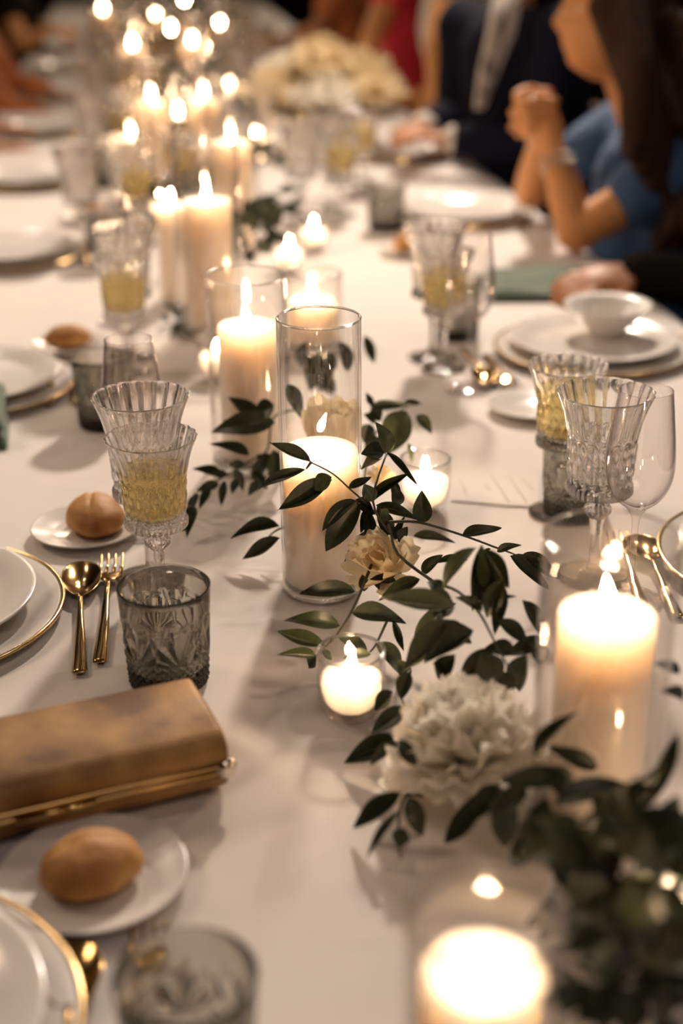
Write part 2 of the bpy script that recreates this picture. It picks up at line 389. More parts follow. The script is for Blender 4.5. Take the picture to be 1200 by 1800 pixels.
def tumbler(n=264):
    H = .095; R0, R1 = .0365, .0408
    out = [(R0 + (R1 - R0) * (z / H), z) for z in [H * i / 64 for i in range(1, 64)]]
    prof = [(0, .0006), (R0 * .8, 0.0), (R0 * .96, .0008)] + out + [(R1 + .0002, H - .0008), (R1 - .0008, H), (R1 - .0022, H - .0010)]
    inn = [(R1 - .0035 - .0000 * i, H - (H - .013) * i / 10) for i in range(1, 11)]; inn = [(r - .0055 * (i / 10), z) for i, (r, z) in enumerate(inn)]
    prof += inn + [(R0 - .012, .0115), (0, .0105)]
    def fn(a, i, r, z):
        if i < 3 or i > 64: return 1
        if z > .073: return 1.0
        seg = 6; t = ((a * seg / (2 * PI)) % 1.0) - .5; x = t * 2 * PI * R0 / seg; fade = min(1, (.073 - z) / .004)
        d = 0
        cx, cz = 0, .030; rr = math.hypot(x, z - cz); ph = math.atan2(z - cz, x)
        if z > cz and rr < .036 and ph > .25 and ph < PI - .25: d = .11 * (1 - abs(sin(5.5 * ph))) * min(1, rr / .010)
        elif z <= cz: d = .09 * (1 - abs(sin((x + z) * 420)) * abs(sin((x - z) * 420)))
        else: d = .06 * (1 - abs(sin(ph * 9)))
        x2 = abs(t) - .5
        d = max(d, .07 * math.exp(-((abs(t) * .0385 * 2 - (.0385 - abs(z - .036) * .55)) / .0016) ** 2))
        return 1 - d * fade
    return [('body', MB().lathe(prof, n, fn).mesh('tumbler_glass'), SMOKE, [])]
TUMB = tumbler()
def hurricane(R, H, name):
    w_ = .0022; b = .012
    P = [(0, .0), (R * .86, .0), (R * .97, .0015), (R, .005)] + [(R, H * t / 6) for t in range(1, 6)] + [(R, H - .001), (R - w_ * .5, H), (R - w_, H - .001)] + [(R - w_, H * t / 6) for t in range(5, 0, -1)] + [(R - w_, b + .004), (R - w_ - .003, b + .0005), (0, b + .0003)]
    base = [(0, .0012), (R * .84, .0012), (R * .95, .0025), (R - w_ * .6, .006), (R - w_ * 1.1, b - .001), (R - w_ - .003, b), (0, b)]
    rim = [(R + .0003, H - .0006), (R - w_ * .5, H + .0005), (R - w_ - .0003, H - .0006), (R - w_ * .5, H - .0020)]
    return [('cylinder', MB().lathe(P, 96).mesh(name), THIN, []), ('thick_base', MB().lathe(base, 96).mesh(name + '_base'), BASEGLASS, []),
            ('rim', MB().lathe(rim, 96, close=True).mesh(name + '_rim'), BASEGLASS, [])]
def flame_mesh(h, r, lean=0.0):
    prof = [(0.0, 0), (.55, .06), (.9, .18), (1.0, .32), (.85, .52), (.5, .75), (.2, .92), (0, 1)]
    m = MB().lathe([(a * r, b * h) for a, b in prof], 8); m.v = [(x + lean * (z / h) ** 1.6 * h, y, z) for x, y, z in m.v]; return m.mesh('flame', weld=False)
FL = [flame_mesh(.026, .0048, -.1), flame_mesh(.024, .0045, .08), flame_mesh(.022, .0046, -.35)]
WK = MB().tube([(0, 0, -.002), (0, 0, .003), (.0006, 0, .007)], [.0009, .0008, .0006], 6).mesh('wick')
def candle(R, H, hollow=.004, seed=0, lean=0, fs=1.0):
    def fn(a, i, r, z): return 1 + .006 * noise.noise(Vector((cos(a) * 2, sin(a) * 2, z * 30 + seed)))
    P = [(0, 0), (R * .97, 0), (R, .002)] + [(R, H * t / 8) for t in range(1, 8)] + [(R, H - .004), (R * .985, H - .0012), (R * .93, H), (R * .86, H - hollow * .3), (R * .7, H - hollow * .85), (R * .3, H - hollow), (0, H - hollow)]
    return [('wax', MB().lathe(P, 56, fn).mesh('pillar_wax'), WAX, []), ('wick', WK, WICK, []), ('flame', FL[lean], FLAME, [])], H - hollow
def place_candle(c, name, loc, label, group=None, rz=0, fs=1.0):
    proto, zt = c; t = thing(name, loc, label, 'candle', group, rz)
    for pn, me, mat, _ in proto:
        o = link(pn, me, mat, t)
        if pn == 'wick': o.location = (0, 0, zt)
        if pn == 'flame': o.location = (0.0, 0, zt + .0045); o.scale = (fs, fs, fs)
    return t
def votive_glass():
    R = .029; H = .062; w_ = .0025
    P = [(0, 0), (R * .55, 0), (R * .75, .002), (R * .9, .008), (R * .97, .018), (R, .03), (R, H - .001), (R - w_ / 2, H), (R - w_, H - .001), (R - w_, .03), (R * .9 - w_ * .8, .016), (R * .7, .009), (R * .5, .006), (0, .005)]
    rim = [(R + .0004, H - .0006), (R - w_ * .5, H + .0008), (R - w_ - .0004, H - .0006), (R - w_ * .5, H - .0026)]
    return [('cup', MB().lathe(P, 64).mesh('votive_cup'), THIN, []), ('rim', MB().lathe(rim, 64, close=True).mesh('votive_rim'), BASEGLASS, [])]
VG = votive_glass()
def votive_candle():
    R = .0262; zt = .037
    P = [(0, .0055), (R * .55, .0068), (R * .75, .0098), (R * .92, .017), (R, .028), (R, zt - .001), (R * .97, zt), (R * .8, zt - .001), (0, zt - .002)]
    return [('wax', MB().lathe(P, 48).mesh('votive_wax'), VWAX, []), ('wick', WK, WICK, []), ('flame', FL[1], FLAME, [])], zt - .002
VC = votive_candle()
def votive(loc, where, fs=1.0):
    place(VG, 'votive_glass', loc, 'small round glass votive holder ' + where, 'candle holder', 'votive holders')
    place_candle(VC, 'votive_candle', loc, 'small lit votive candle in its glass ' + where, 'votive candles', fs=fs)
def plate_mesh(R, h, well, name, rim=None):
    P = [(0, .0015), (well * .95, .0015), (well, 0), (well * 1.06, .0006), (well * 1.12, .003), (R * .8, h * .55), (R * .97, h * .93), (R, h), (R * .995, h + .0018), (R * .965, h + .0012), (R * .8, h * .55 + .003), (well * 1.12, .0058), (well, .0042), (0, .0040)]
    parts = [('dish', MB().lathe(P, 96).mesh(name), CHINA, [])]
    if rim:
        rr = [(R - rim, h * .92 + .0022), (R - rim * .3, h + .003), (R + .0008, h + .0015), (R + .0004, h - .001)]
        parts.append(('gold_rim', MB().lathe(rr, 128, close=True).mesh(name + '_rim'), GOLDRIM, []))
    return parts
CHARGER = plate_mesh(.150, .010, .10, 'charger', .0045)
DINNER = plate_mesh(.128, .014, .085, 'dinner_plate')
BREADP = plate_mesh(.060, .010, .032, 'bread_plate')
BREADP2 = plate_mesh(.068, .010, .036, 'bread_plate_large')
BOWL = [('dish', MB().lathe([(0, .002), (.022, .002), (.024, 0), (.027, .001), (.028, .005), (.045, .022), (.060, .040), (.068, .046), (.0675, .0475), (.058, .042), (.043, .0245), (.025, .008), (0, .006)], 64).mesh('bowl'), CHINA, [])]
def roll(seed, R=.034):
    def fn(p):
        d = p.normalized(); q = p * (1 + .05 * noise.noise(d * 1.7 + Vector((seed, 0, 0))) + .02 * noise.noise(d * 5 + Vector((0, seed, 0))))
        u = d.y * .9 + d.x * .25
        q *= 1 - .10 * math.exp(-((u - .12) / .07) ** 2) * max(0, d.z) - .02 * math.exp(-((u + .4) / .1) ** 2) * max(0, d.z)
        if q.z < 0: q.z *= .45
        return q
    m = MB().ball((0, 0, 0), (R * 1.12, R * .92, R * .95), n=48, m=32, fn=fn); zmin = min(z for _, _, z in m.v); m.v = [(x, y, z - zmin) for x, y, z in m.v]
    return m.mesh('roll')
ROLLS = [roll(k) for k in range(3)]
def bread(loc, label, k=0, rz=0., s=1.0):
    o = link('bread_roll', ROLLS[k % 3], CREST, None, loc, (0, 0, rz), (s * (1.12 if k != 1 else 1), s * 1.02, s * (.82 if k != 1 else .80))); return tag(o, label, 'bread', 'bread rolls on side plates')
def spoon_fork():
    # spoon: along +X, bowl at +X
    def blade(pts):            # pts: x, half width, z, thickness
        v = []; f = []
        for x, w_, z, t in pts: v += [(x, -w_, z), (x, -w_ * .6, z + t), (x, w_ * .6, z + t), (x, w_, z), (x, w_ * .6, z - t * .6), (x, -w_ * .6, z - t * .6)]
        for i in range(len(pts) - 1):
            for k in range(6): k2 = (k + 1) % 6; f.append((i * 6 + k, (i + 1) * 6 + k, (i + 1) * 6 + k2, i * 6 + k2))
        f += [tuple(range(6)), tuple((len(pts) - 1) * 6 + k for k in range(6))[::-1]]; return v, f
    h = MB().add(*blade([(0, .0062, .003, .0014), (.004, .0068, .0032, .0015), (.05, .0052, .0048, .0016), (.10, .0030, .009, .0018), (.125, .0026, .011, .0018), (.138, .0034, .0095, .0014)])).mesh('cutlery_handle', weld=False)
    v = []; f = []; NU, NVv = 20, 28
    for side in (0, 1):
        for i in range(NU + 1):
            r = i / NU
            for k in range(NVv):
                a = 2 * PI * k / NVv; x = cos(a); y = sin(a); wx = .040; wy = .0195 * (1 + .10 * x)
                z = .0012 + (r ** 2) * .0085 + (0 if side else .0009) - .003 * max(0, x) * r
                v.append((.1745 + wx * r * x, wy * r * y, z))
    n1 = (NU + 1) * NVv
    for s_ in (0, 1):
        for i in range(NU):
            for k in range(NVv):
                k2 = (k + 1) % NVv; q = [s_ * n1 + i * NVv + k, s_ * n1 + (i + 1) * NVv + k, s_ * n1 + (i + 1) * NVv + k2, s_ * n1 + i * NVv + k2]; f.append(tuple(q if not s_ else q[::-1]))
    for k in range(NVv): k2 = (k + 1) % NVv; f.append((NU * NVv + k, n1 + NU * NVv + k, n1 + NU * NVv + k2, NU * NVv + k2))
    bowl = MB().add(v, f).mesh('spoon_bowl')
    neck = MB()
    neck.add(*blade([(.132, .0034, .0100, .0014), (.141, .009, .0075, .0012), (.148, .0122, .0060, .0011), (.155, .0126, .0048, .0010), (.158, .0124, .0045, .0010)]))
    tines = [MB().add(*blade([(.157, .0016, .0045, .0009), (.175, .0014, .0042, .0009), (.192, .0011, .0065, .0008), (.197, .0004, .0078, .0004)])).mesh('tine', weld=False) for _ in range(1)]
    return h, bowl, neck.mesh('fork_neck', weld=False), tines[0]
HND, SBOWL, FNECK, TINE = spoon_fork()
def cutlery(kind, head, tail, label, group='gold dessert cutlery'):
    L_ = (head - tail).length; s = min(max(L_ / (.215 if 'spoon' in kind else .195), .85), 1.2); hx = (head - tail).normalized(); tail = head - hx * (.213 if 'spoon' in kind else .1925) * s; loc = Vector(tail); loc.z = T
    t = thing(kind, loc, label, kind.split('_')[-1], group, toward(tail, head)); t.scale = (s, 1.05, 1)
    link('handle', HND, GOLD, t)
    if 'spoon' in kind: link('bowl', SBOWL, GOLD, t)
    else:
        link('neck', FNECK, GOLD, t)
        for y in (-.0105, -.0036, .0036, .0105): link('tine', TINE, GOLD, t, (0, y, 0))
    return t

# ================================================================== PLACEMENT: glasses
def G(loc, p, name, label, group, rz=None):
    loc = Vector(loc); loc.z = T; return place(p, name, loc, label, 'glass', group, rnd.uniform(0, 6) if rz is None else rz)
GG = 'cut crystal goblets'; TG = 'smoke grey pressed glass tumblers'; WG = 'smooth tulip wine glasses'
G(at(246, 695, .200), G_L, 'crystal_goblet', 'large empty cut crystal goblet behind the wine goblet, left foreground', GG)
G(at(265, 767, .175), G_S, 'crystal_goblet', 'cut crystal goblet of sparkling wine just behind the smoke tumbler beside the clutch', GG)
G(at(287, 1027, .095), TUMB, 'smoke_tumbler', 'smoke grey pressed glass tumbler standing right behind the gold clutch', TG, .4)
G(at(225, 595, .22), G_T, 'wine_glass', 'smooth empty tulip wine glass behind the left foreground goblets', WG)
G(at(998, 641, .175), G_SF, 'crystal_goblet', 'nearly full cut crystal wine goblet on the right, before the plate with the bowl', GG)
G(at(1065, 688, .200), G_L, 'crystal_goblet', 'large empty cut crystal goblet in the right foreground, beside the tulip glass', GG)
G(at(1136, 685, .22), G_T, 'wine_glass', 'smooth empty tulip wine glass at the right edge, rightmost glass in the foreground', WG)
G(at(1010, 900, 0), TUMB, 'smoke_tumbler', 'smoke grey tumbler seen under the nearly full wine goblet on the right', TG)
G(at(187, 745, 0), TUMB, 'smoke_tumbler', 'smoke grey tumbler beside the left tulip wine glass', TG)
G(at(325, 1712, .095), TUMB, 'smoke_tumbler', 'blurred smoke grey tumbler at the bottom left corner of the picture', TG)
G(at(765, 396, .200), G_L, 'crystal_goblet', 'large empty cut crystal goblet, left one of the middle right cluster', GG)
G(at(782, 440, .175), G_S, 'crystal_goblet', 'cut crystal wine goblet in the middle right cluster, between goblet and tulip glass', GG)
G(at(831, 412, .22), G_T, 'wine_glass', 'smooth tulip wine glass of the middle right cluster, beside the green napkin', WG)
G(at(800, 590, 0), TUMB, 'smoke_tumbler', 'smoke grey tumbler behind the stems of the middle right goblets', TG)
G(at(218, 397, .200), G_L, 'crystal_goblet', 'large empty cut crystal goblet at the second left place setting', GG)
G(at(212, 448, .175), G_S, 'crystal_goblet', 'cut crystal wine goblet at the second left place setting', GG)
G(at(190, 330, .22), G_T, 'wine_glass', 'smooth tulip wine glass at the second left place setting', WG)
ORD = ['', 'first', 'second', 'third', 'fourth', 'fifth', 'sixth', 'seventh', 'eighth', 'ninth', 'tenth', 'eleventh']
CG = 'gold rimmed charger plates'; PG = 'white dinner plates'; BG = 'white side plates'
def setting(side, v0, n, glasses=True, plates=True, br=True):
    s = -1 if side == 'left' else 1
    c = .24 if s > 0 else .20
    u0 = 0.0 if s < 0 else .45
    w_ = 'at the %s %s place setting' % (ORD[n], side); j = lambda a: rnd.uniform(-a, a)
    if glasses:
        G(UV(u0 + j(.02), v0 + .07), G_S, 'crystal_goblet', 'cut crystal wine goblet ' + w_, GG)
        G(UV(u0 - .02 + j(.02), v0 + .14), G_L, 'crystal_goblet', 'large empty cut crystal goblet ' + w_, GG)
        G(UV(u0 - .05 * s + j(.01), v0 + .24), G_T, 'wine_glass', 'smooth tulip wine glass ' + w_, WG)
        G(UV(u0 + .085 + j(.01), v0 + .33), G_S, 'crystal_goblet', 'further cut crystal wine goblet beyond the tulip glass ' + w_, GG)
        G(UV(u0 - .10 + j(.01), v0 + .02), G_L, 'crystal_goblet', 'second large crystal goblet left of the wine goblet ' + w_, GG)
        G(UV(u0 + .06 * s, v0 - .08), TUMB, 'smoke_tumbler', 'smoke grey tumbler ' + w_, TG)
    if plates:
        cu = -.25 if s < 0 else .69
        place(CHARGER, 'charger_plate', UV(cu, v0), 'gold rimmed charger ' + w_, 'plate', CG)
        place(DINNER, 'dinner_plate', UV(cu, v0, .0105), 'white dinner plate ' + w_, 'plate', PG)
        cutlery('dessert_fork', UV(u0 + .10 * s, v0 + .09), UV(u0 + .10 * s, v0 - .10), 'gold dessert fork ' + w_)
        cutlery('dessert_spoon', UV(u0 + .075 * s, v0 - .10) if 0 else UV(u0 + .135 * s, v0 + .09), UV(u0 + .135 * s, v0 - .10), 'gold dessert spoon ' + w_)
    if br:
        bu = -.10 if s < 0 else .52; bv = v0 + (.30 if s < 0 else -.30)
        place(BREADP, 'side_plate', UV(bu, bv), 'small white side plate ' + w_, 'plate', BG)
        if s < 0 or n % 2: bread(UV(bu, bv, .0045), 'crusty bread roll on the side plate ' + w_, n, rnd.uniform(0, 6))
for n, v in ((3, 2.78), (4, 3.55), (5, 4.32), (6, 5.1), (7, 5.9), (8, 6.7), (9, 7.5)): setting('left', v, n)
setting('left', 1.98, 2, glasses=False, br=False)
for n, v in ((3, 2.98), (4, 3.76), (5, 4.55), (6, 5.35), (7, 6.15), (8, 6.95)): setting('right', v, n)

# ---- plates placed from the photograph
p = at(-158, 1085); place(CHARGER, 'charger_plate', p, 'gold rimmed glass charger at the left edge, beside the spoon and fork', 'plate', CG)
place(DINNER, 'dinner_plate', p + Vector((-.005, .004, .0105)), 'white dinner plate on the charger beside the spoon and fork', 'plate', PG)
p = at(-285, 1850); place(CHARGER, 'charger_plate', p, 'gold rimmed charger cut off by the bottom left corner', 'plate', CG)
place(DINNER, 'dinner_plate', p + Vector((0, 0, .0105)), 'white dinner plate cut off by the bottom left corner', 'plate', PG)
p = at(1041, 618); place(CHARGER, 'charger_plate', p, 'gold rimmed charger under the white bowl on the right', 'plate', CG)
place(DINNER, 'dinner_plate', p + Vector((0, 0, .0105)), 'white dinner plate under the white bowl on the right', 'plate', PG)
b = place(BOWL, 'white_bowl', p + Vector((.028, .045, .0155)), 'small white bowl on the dinner plate at the right edge', 'bowl')
p = at(1410, 990); place(CHARGER, 'charger_plate', p, 'gold rimmed charger at the right edge beside the near pillar candle', 'plate', CG)
place(DINNER, 'dinner_plate', p + Vector((0, 0, .0105)), 'white dinner plate at the right edge beside the near pillar candle', 'plate', PG)
p = at(152, 938); place(BREADP, 'side_plate', p, 'small white side plate left of the foreground goblets', 'plate', BG)
bread(p + Vector((.011, .004, .0045)), 'crusty bread roll on the side plate left of the foreground goblets', 0, 1.9, 1.0)
p = at(165, 1552); place(BREADP2, 'side_plate', p, 'small white side plate in front of the gold clutch', 'plate', BG)
bread(p + Vector((0, -.004, .0045)), 'round bread roll on the side plate in front of the gold clutch', 1, .6, .98)
p = at(125, 612); place(BREADP, 'side_plate', p, 'small white side plate behind the left smoke tumbler', 'plate', BG)
bread(p + Vector((-.004, 0, .0045)), 'crusty bread roll on the side plate behind the left smoke tumbler', 2, .3, .85)
p = at(935, 722); place(BREADP, 'side_plate', p, 'small empty white side plate behind the nearly full wine goblet', 'plate', BG)
cutlery('dessert_spoon', at(145, 998), at(140, 1190), 'gold dessert spoon lying bowl up beside the left charger')
cutlery('dessert_fork', at(198, 985), at(176, 1172), 'gold dessert fork between spoon and smoke tumbler')
cutlery('dessert_spoon', at(862, 682), at(822, 628), 'gold dessert spoon by the middle right goblets')
cutlery('dessert_fork', at(905, 690), at(852, 626), 'gold dessert fork left of the plate with the bowl')
cutlery('dessert_spoon', at(128, 1668), at(118, 1990), 'gold dessert spoon in the bottom left corner')
cutlery('dessert_fork', at(262, 1640), at(246, 1960), 'gold dessert fork behind the blurred smoke tumbler at the bottom')
cutlery('dessert_fork', at(1083, 945), at(1115, 1035), 'gold dessert fork behind the near right pillar candle')
cutlery('dessert_spoon', at(1118, 950), at(1175, 1060), 'gold dessert spoon behind the near right pillar candle')

# ================================================================== candles
HG = 'glass hurricane cylinders'; CGp = 'lit pillar candles in hurricanes'
H_TALL = hurricane(.040, .283, 'tall_hurricane'); H_WIDE = hurricane(.0485, .237, 'wide_hurricane')
H_LOW = hurricane(.0425, .165, 'short_hurricane'); H_BIG = hurricane(.052, .30, 'big_hurricane'); H_CUP = hurricane(.046, .12, 'low_hurricane')
def hc(loc, hp, cp, where, rz=0, fs=1.0, base=.0125):
    loc = Vector(loc); loc.z = T
    place(hp, 'hurricane_glass', loc, 'clear glass cylinder candle holder ' + where, 'candle holder', HG)
    place_candle(cp, 'pillar_candle', loc + Vector((0, 0, base)), 'lit cream pillar candle ' + where, CGp, rz, fs)
MAINP = at(566, 1033)
hc(MAINP, H_TALL, candle(.0365, .139, .016, 1, 2), 'in the centre of the picture, crossed by leaves', 0, .9)
C18 = candle(.035, .165, .005, 2, 0); C12 = candle(.034, .113, .006, 3, 1); C20 = candle(.038, .20, .004, 4, 1); C7 = candle(.037, .065, .004, 5, 0); CT = candle(.025, .165, .003, 6, 1); C15 = candle(.035, .14, .004, 8, 1)
hc(at(1078, 942, .237), H_WIDE, C18, 'beside the white peony at the right', 0, 1.15)
hc(at(855, 1598, .165), H_LOW, C12, 'nearest to the camera at the bottom edge', 0, .8)
hc(at(431, 483, .237), H_WIDE, C18, 'behind the left of the central one', 0, 1.0)
hc(at(549, 530, .075), H_CUP, C7, 'low and wide, behind the right of the central one')
hc(at(362, 352, .212), H_BIG, C20, 'before the dark leaf cluster, upper middle')
hc(at(405, 250, .212), H_BIG, C20, 'behind the dark leaf cluster, upper middle')
p = at(299, 345, .178); p.z = T
place_candle(CT, 'pillar_candle', p, 'slim lit white candle without glass, left of the upper middle cylinders', CGp)
FARC = [(265, 168, 3.3, .21, 'left of the pair in the upper left'), (357, 165, 3.35, .21, 'right of the pair in the upper left'), (232, 72, 4.5, .21, 'at the top left, under two glints'),
        (232, 268, 3.15, .15, 'low on the left by the third goblets'), (314, 222, 3.5, .15, 'behind the slim white candle'), (300, 55, 5.0, .21, 'in the top row, left one'), (338, 84, 4.6, .21, 'in the top row, right one'),
        (272, 10, 5.6, .21, 'at the very top of the picture'), (180, 14, 5.9, .21, 'far at the top left'), (385, 20, 5.9, .15, 'far at the top, right of the row'), (325, 30, 6.3, .21, 'farthest in the middle of the table')]
for px, py, Y, z, wh in FARC:
    q = PY(px, py, Y); q.z = T
    hc(q, H_BIG if z > .2 else H_WIDE, C20 if z > .2 else C15, wh, fs=1.1)
votive(at(617, 1253), 'before the sprig left of the peony', 1.0)
votive(at(746, 893), 'behind the leaves right of the central candle', 1.0)
votive(at(382, 665), 'behind the left large hurricane, by its edge', .8)
votive(PY(508, 468, 2.6).xy.to_3d() + Vector((0, 0, T)), 'by the dark leaf cluster in the upper middle', 1.0)
votive(at(1235, 1690), 'at the right bottom edge of the picture', 1.0)
votive(at(650, 900 - 20), 'half hidden behind the sprig over the central candle', .6) if 0 else None

# ================================================================== clutch bag
def clutch():
    zt = .056
    A = at(322, 1186, zt); B = at(396, 1290, zt); Cc = at(0, 1392, zt * .9)
    ex = (B - Cc); ex.z = 0; ex.normalize(); ey = Vector((-ex.y, ex.x, 0)); D = (A - B).dot(ey); Lh = .27
    o = Vector((B.x, B.y, T)) - ex * (Lh / 2) + ey * (D / 2)
    rz = math.atan2(ex.y, ex.x)
    t = thing('clutch_bag', o, 'gold suede clutch bag with metal frame, lying behind the front bread plate', 'bag', None, rz)
    def shell(prof, ends=.006, x0=-Lh / 2, x1=Lh / 2):
        xs = [(x0, .93), (x0 + .002, .975), (x0 + ends, 1)] + [(x0 + ends + (x1 - x0 - 2 * ends) * k / 12, 1) for k in range(1, 12)] + [(x1 - ends, 1), (x1 - .002, .975), (x1, .93)]
        v = []; f = []; n = len(prof); cy_ = sum(p[0] for p in prof) / n; cz = sum(p[1] for p in prof) / n
        for x, s in xs:
            for (y, z) in prof:
                v.append((x, cy_ + (y - cy_) * (1 - (1 - s) * .25), cz + (z - cz) * s + .0006 * noise.noise(Vector((x * 30, y * 30, z * 30)))))
        for i in range(len(xs) - 1):
            for k in range(n): k2 = (k + 1) % n; f.append((i * n + k, i * n + k2, (i + 1) * n + k2, (i + 1) * n + k))
        f.append(tuple(range(n))[::-1]); f.append(tuple((len(xs) - 1) * n + k for k in range(n)))
        return MB().add(v, f)
    h = D / 2
    up = [(-h - .004, .0325), (-h - .006, .038), (-h - .005, .047), (-h, .053), (-h + .010, .0565), (0, .0575), (h - .010, .0570), (h - .003, .054), (h, .047), (h, .034), (0, .0325)]
    lo = [(-h - .003, .0235), (-h - .001, .012), (-h + .012, .001), (0, 0), (h - .012, .001), (h - .003, .010), (h, .0235), (0, .024)]
    link('upper_shell', shell(up).mesh('upper_shell'), SUEDE, t); link('lower_shell', shell(lo).mesh('lower_shell'), SUEDE, t)
    def bar(z0, z1, y0):
        return shell([(y0, z0), (y0 - .0035, (z0 + z1) / 2), (y0, z1), (h + .001, z1), (h + .001, z0)], .004, -Lh / 2 - .002, Lh / 2 + .002).mesh('frame_bar')
    link('frame_bar', bar(.0290, .0345, -h - .004), GOLD, t); link('frame_bar', bar(.0230, .0280, -h - .0035), GOLD, t)
    m = MB().tube([(-.03, -h - .0095, .0285), (.03, -h - .0095, .0285)], .0028, 10); link('clasp', m.mesh('clasp'), GOLD, t)
    link('corner_catch', MB().ball((Lh / 2 - .002, -h - .004, .0285), (.009, .007, .009)).mesh('corner_catch'), STRASS, t)
clutch()

# ================================================================== leaves
def leaf_unit(curl, fold, seed):
    v = []; f = []; N = 12; W = 4
    for i in range(N + 1):
        t = i / N; wd = (sin(PI * t ** .82) ** .85) * (1 - .25 * t) * .56 if 0 < t < 1 else 0
        for k in range(-W, W + 1):
            s = k / W; y = wd * s
            z = curl * (t * (1 - t)) * 4 * .5 - fold * abs(s) * wd * -1 + .02 * sin(7 * t + seed) * s - curl * .8 * t * t
            v.append((t, y + .02 * sin(3 * t + seed), z))
    n = 2 * W + 1
    for i in range(N):
        for k in range(2 * W): f.append((i * n + k, i * n + k + 1, (i + 1) * n + k + 1, (i + 1) * n + k))
    return MB().add(v, f).mesh('leaf', weld=False)
LU = [[leaf_unit(c, fo, s) for c, fo, s in ((.10, .25, 0), (-.12, .35, 1), (.22, .15, 2), (.02, .45, 3))] for _ in range(2)]
for me in LU[0]: me.materials.append(LEAF)
for me in LU[1]: me.materials.append(LEAF2)
def leaf(parent, a, b, wid, pale=0, k=None, face=.75):
    """a, b: world points base and tip; wid: full width in metres"""
    ex = (b - a); L_ = ex.length; ex.normalize(); c = (CAM - a).normalized()
    nz = (c * face + Vector((0, 0, .45)) + Vector((rnd.uniform(-.3, .3), rnd.uniform(-.3, .3), rnd.uniform(-.2, .2)))); nz = (nz - ex * nz.dot(ex)).normalized(); ey = nz.cross(ex)
    M_ = Matrix.Identity(4)
    for r in range(3): M_[r][0] = ex[r] * L_; M_[r][1] = ey[r] * wid; M_[r][2] = nz[r] * L_; M_[r][3] = a[r]
    o = bpy.data.objects.new('leaf', LU[pale][rnd.randrange(4) if k is None else k]); COL.objects.link(o); o.parent = parent
    o.matrix_world = parent.matrix_world.inverted() @ M_ if 0 else M_
    o.matrix_local = Matrix.Translation(-Vector(parent.location)) @ M_
    return o
def pt(px, py, Y, lift=.006):
    p = PY(px, py, Y)
    if p.z < T + lift: p = at(px, py, lift)
    return p
def sprig(label, stems, leaves, Y, name='greenery_sprig', jit=.012):
    s0 = stems[0][0]; o = pt(s0[0], s0[1], s0[2] if len(s0) > 2 else Y); base = Vector((o.x, o.y, T))
    t = thing(name, base, label, 'greenery', 'sprigs of long-leaved greenery')
    for st in stems:
        P = [pt(q[0], q[1], q[2] if len(q) > 2 else Y) - base for q in st]
        Q = []
        for i in range(len(P) - 1):
            for k in range(4):
                tt = k / 4; p0 = P[max(i - 1, 0)]; p1 = P[i]; p2 = P[i + 1]; p3 = P[min(i + 2, len(P) - 1)]
                Q.append(.5 * (2 * p1 + (p2 - p0) * tt + (2 * p0 - 5 * p1 + 4 * p2 - p3) * tt * tt + (3 * p1 - p0 - 3 * p2 + p3) * tt ** 3))
        Q.append(P[-1]); n = len(Q); link('stem', MB().tube(Q, [.0016 - .0009 * i / n for i in range(n)], 6).mesh('stem'), STEM, t)
    for q in leaves:
        bx, by, tx, ty, w_ = q[:5]; Yb = q[5] if len(q) > 5 else Y; pale = q[6] if len(q) > 6 else 0
        a = pt(bx, by, Yb); b = pt(tx, ty, Yb + rnd.uniform(-jit, jit)); dz = depth(a)
        leaf(t, a, b, w_ * dz / FPX * 1.08, pale)
    return t
Yc = MAINP.y - .055
sprig('leafy sprig arching in front of the central glass cylinder', [[(765, 1025, 1.15), (700, 975, 1.17), (685, 930, 1.18), (672, 915, Yc), (640, 882, Yc), (615, 860, Yc), (585, 833, Yc), (547, 813, Yc)], [(547, 812, Yc), (538, 824, Yc)], [(684, 935, 1.2), (655, 880, 1.2), (680, 795, 1.25)]],
  [(547, 812, 470, 783, 27), (538, 825, 446, 858, 18), (584, 843, 493, 899, 36), (583, 838, 548, 862, 30, Yc - .008, 1), (612, 858, 652, 840, 15), (628, 880, 562, 932, 30), (634, 883, 568, 971, 42),
   (673, 928, 607, 996, 34), (640, 888, 656, 975, 22), (650, 885, 634, 935, 18), (655, 882, 722, 830, 19), (660, 888, 735, 912, 20), (680, 795, 728, 851, 13), (682, 795, 664, 742, 30, 1.25, 1), (676, 796, 634, 798, 34, 1.28), (672, 806, 634, 826, 22, 1.28),
   (655, 882, 640, 850, 26, 1.22, 1), (668, 895, 676, 925, 26, 1.2, 1), (700, 890, 690, 850, 22, 1.25), (662, 890, 690, 960, 26, 1.22), (672, 920, 735, 983, 16), (625, 878, 655, 905, 26), (690, 840, 700, 890, 16, 1.26), (684, 960, 712, 905, 14, 1.22), (702, 950, 716, 925, 18, 1.2)], Yc)
sprig('long leafy sprig trailing right from the central candle toward the near pillar candle', [[(680, 918, 1.2), (735, 918, 1.22), (810, 940, 1.24), (870, 962, 1.25), (905, 975, 1.26), (960, 1000, 1.27)]],
  [(744, 919, 741, 863, 32), (812, 941, 880, 932, 24), (873, 970, 915, 957, 15), (897, 977, 958, 1037, 33), (916, 976, 970, 986, 15), (925, 982, 982, 1018, 22), (862, 964, 850, 975, 8), (726, 942, 800, 952, 17, 1.33), (742, 1008, 781, 976, 25, 1.2), (768, 990, 822, 984, 15, 1.2)], 1.23)
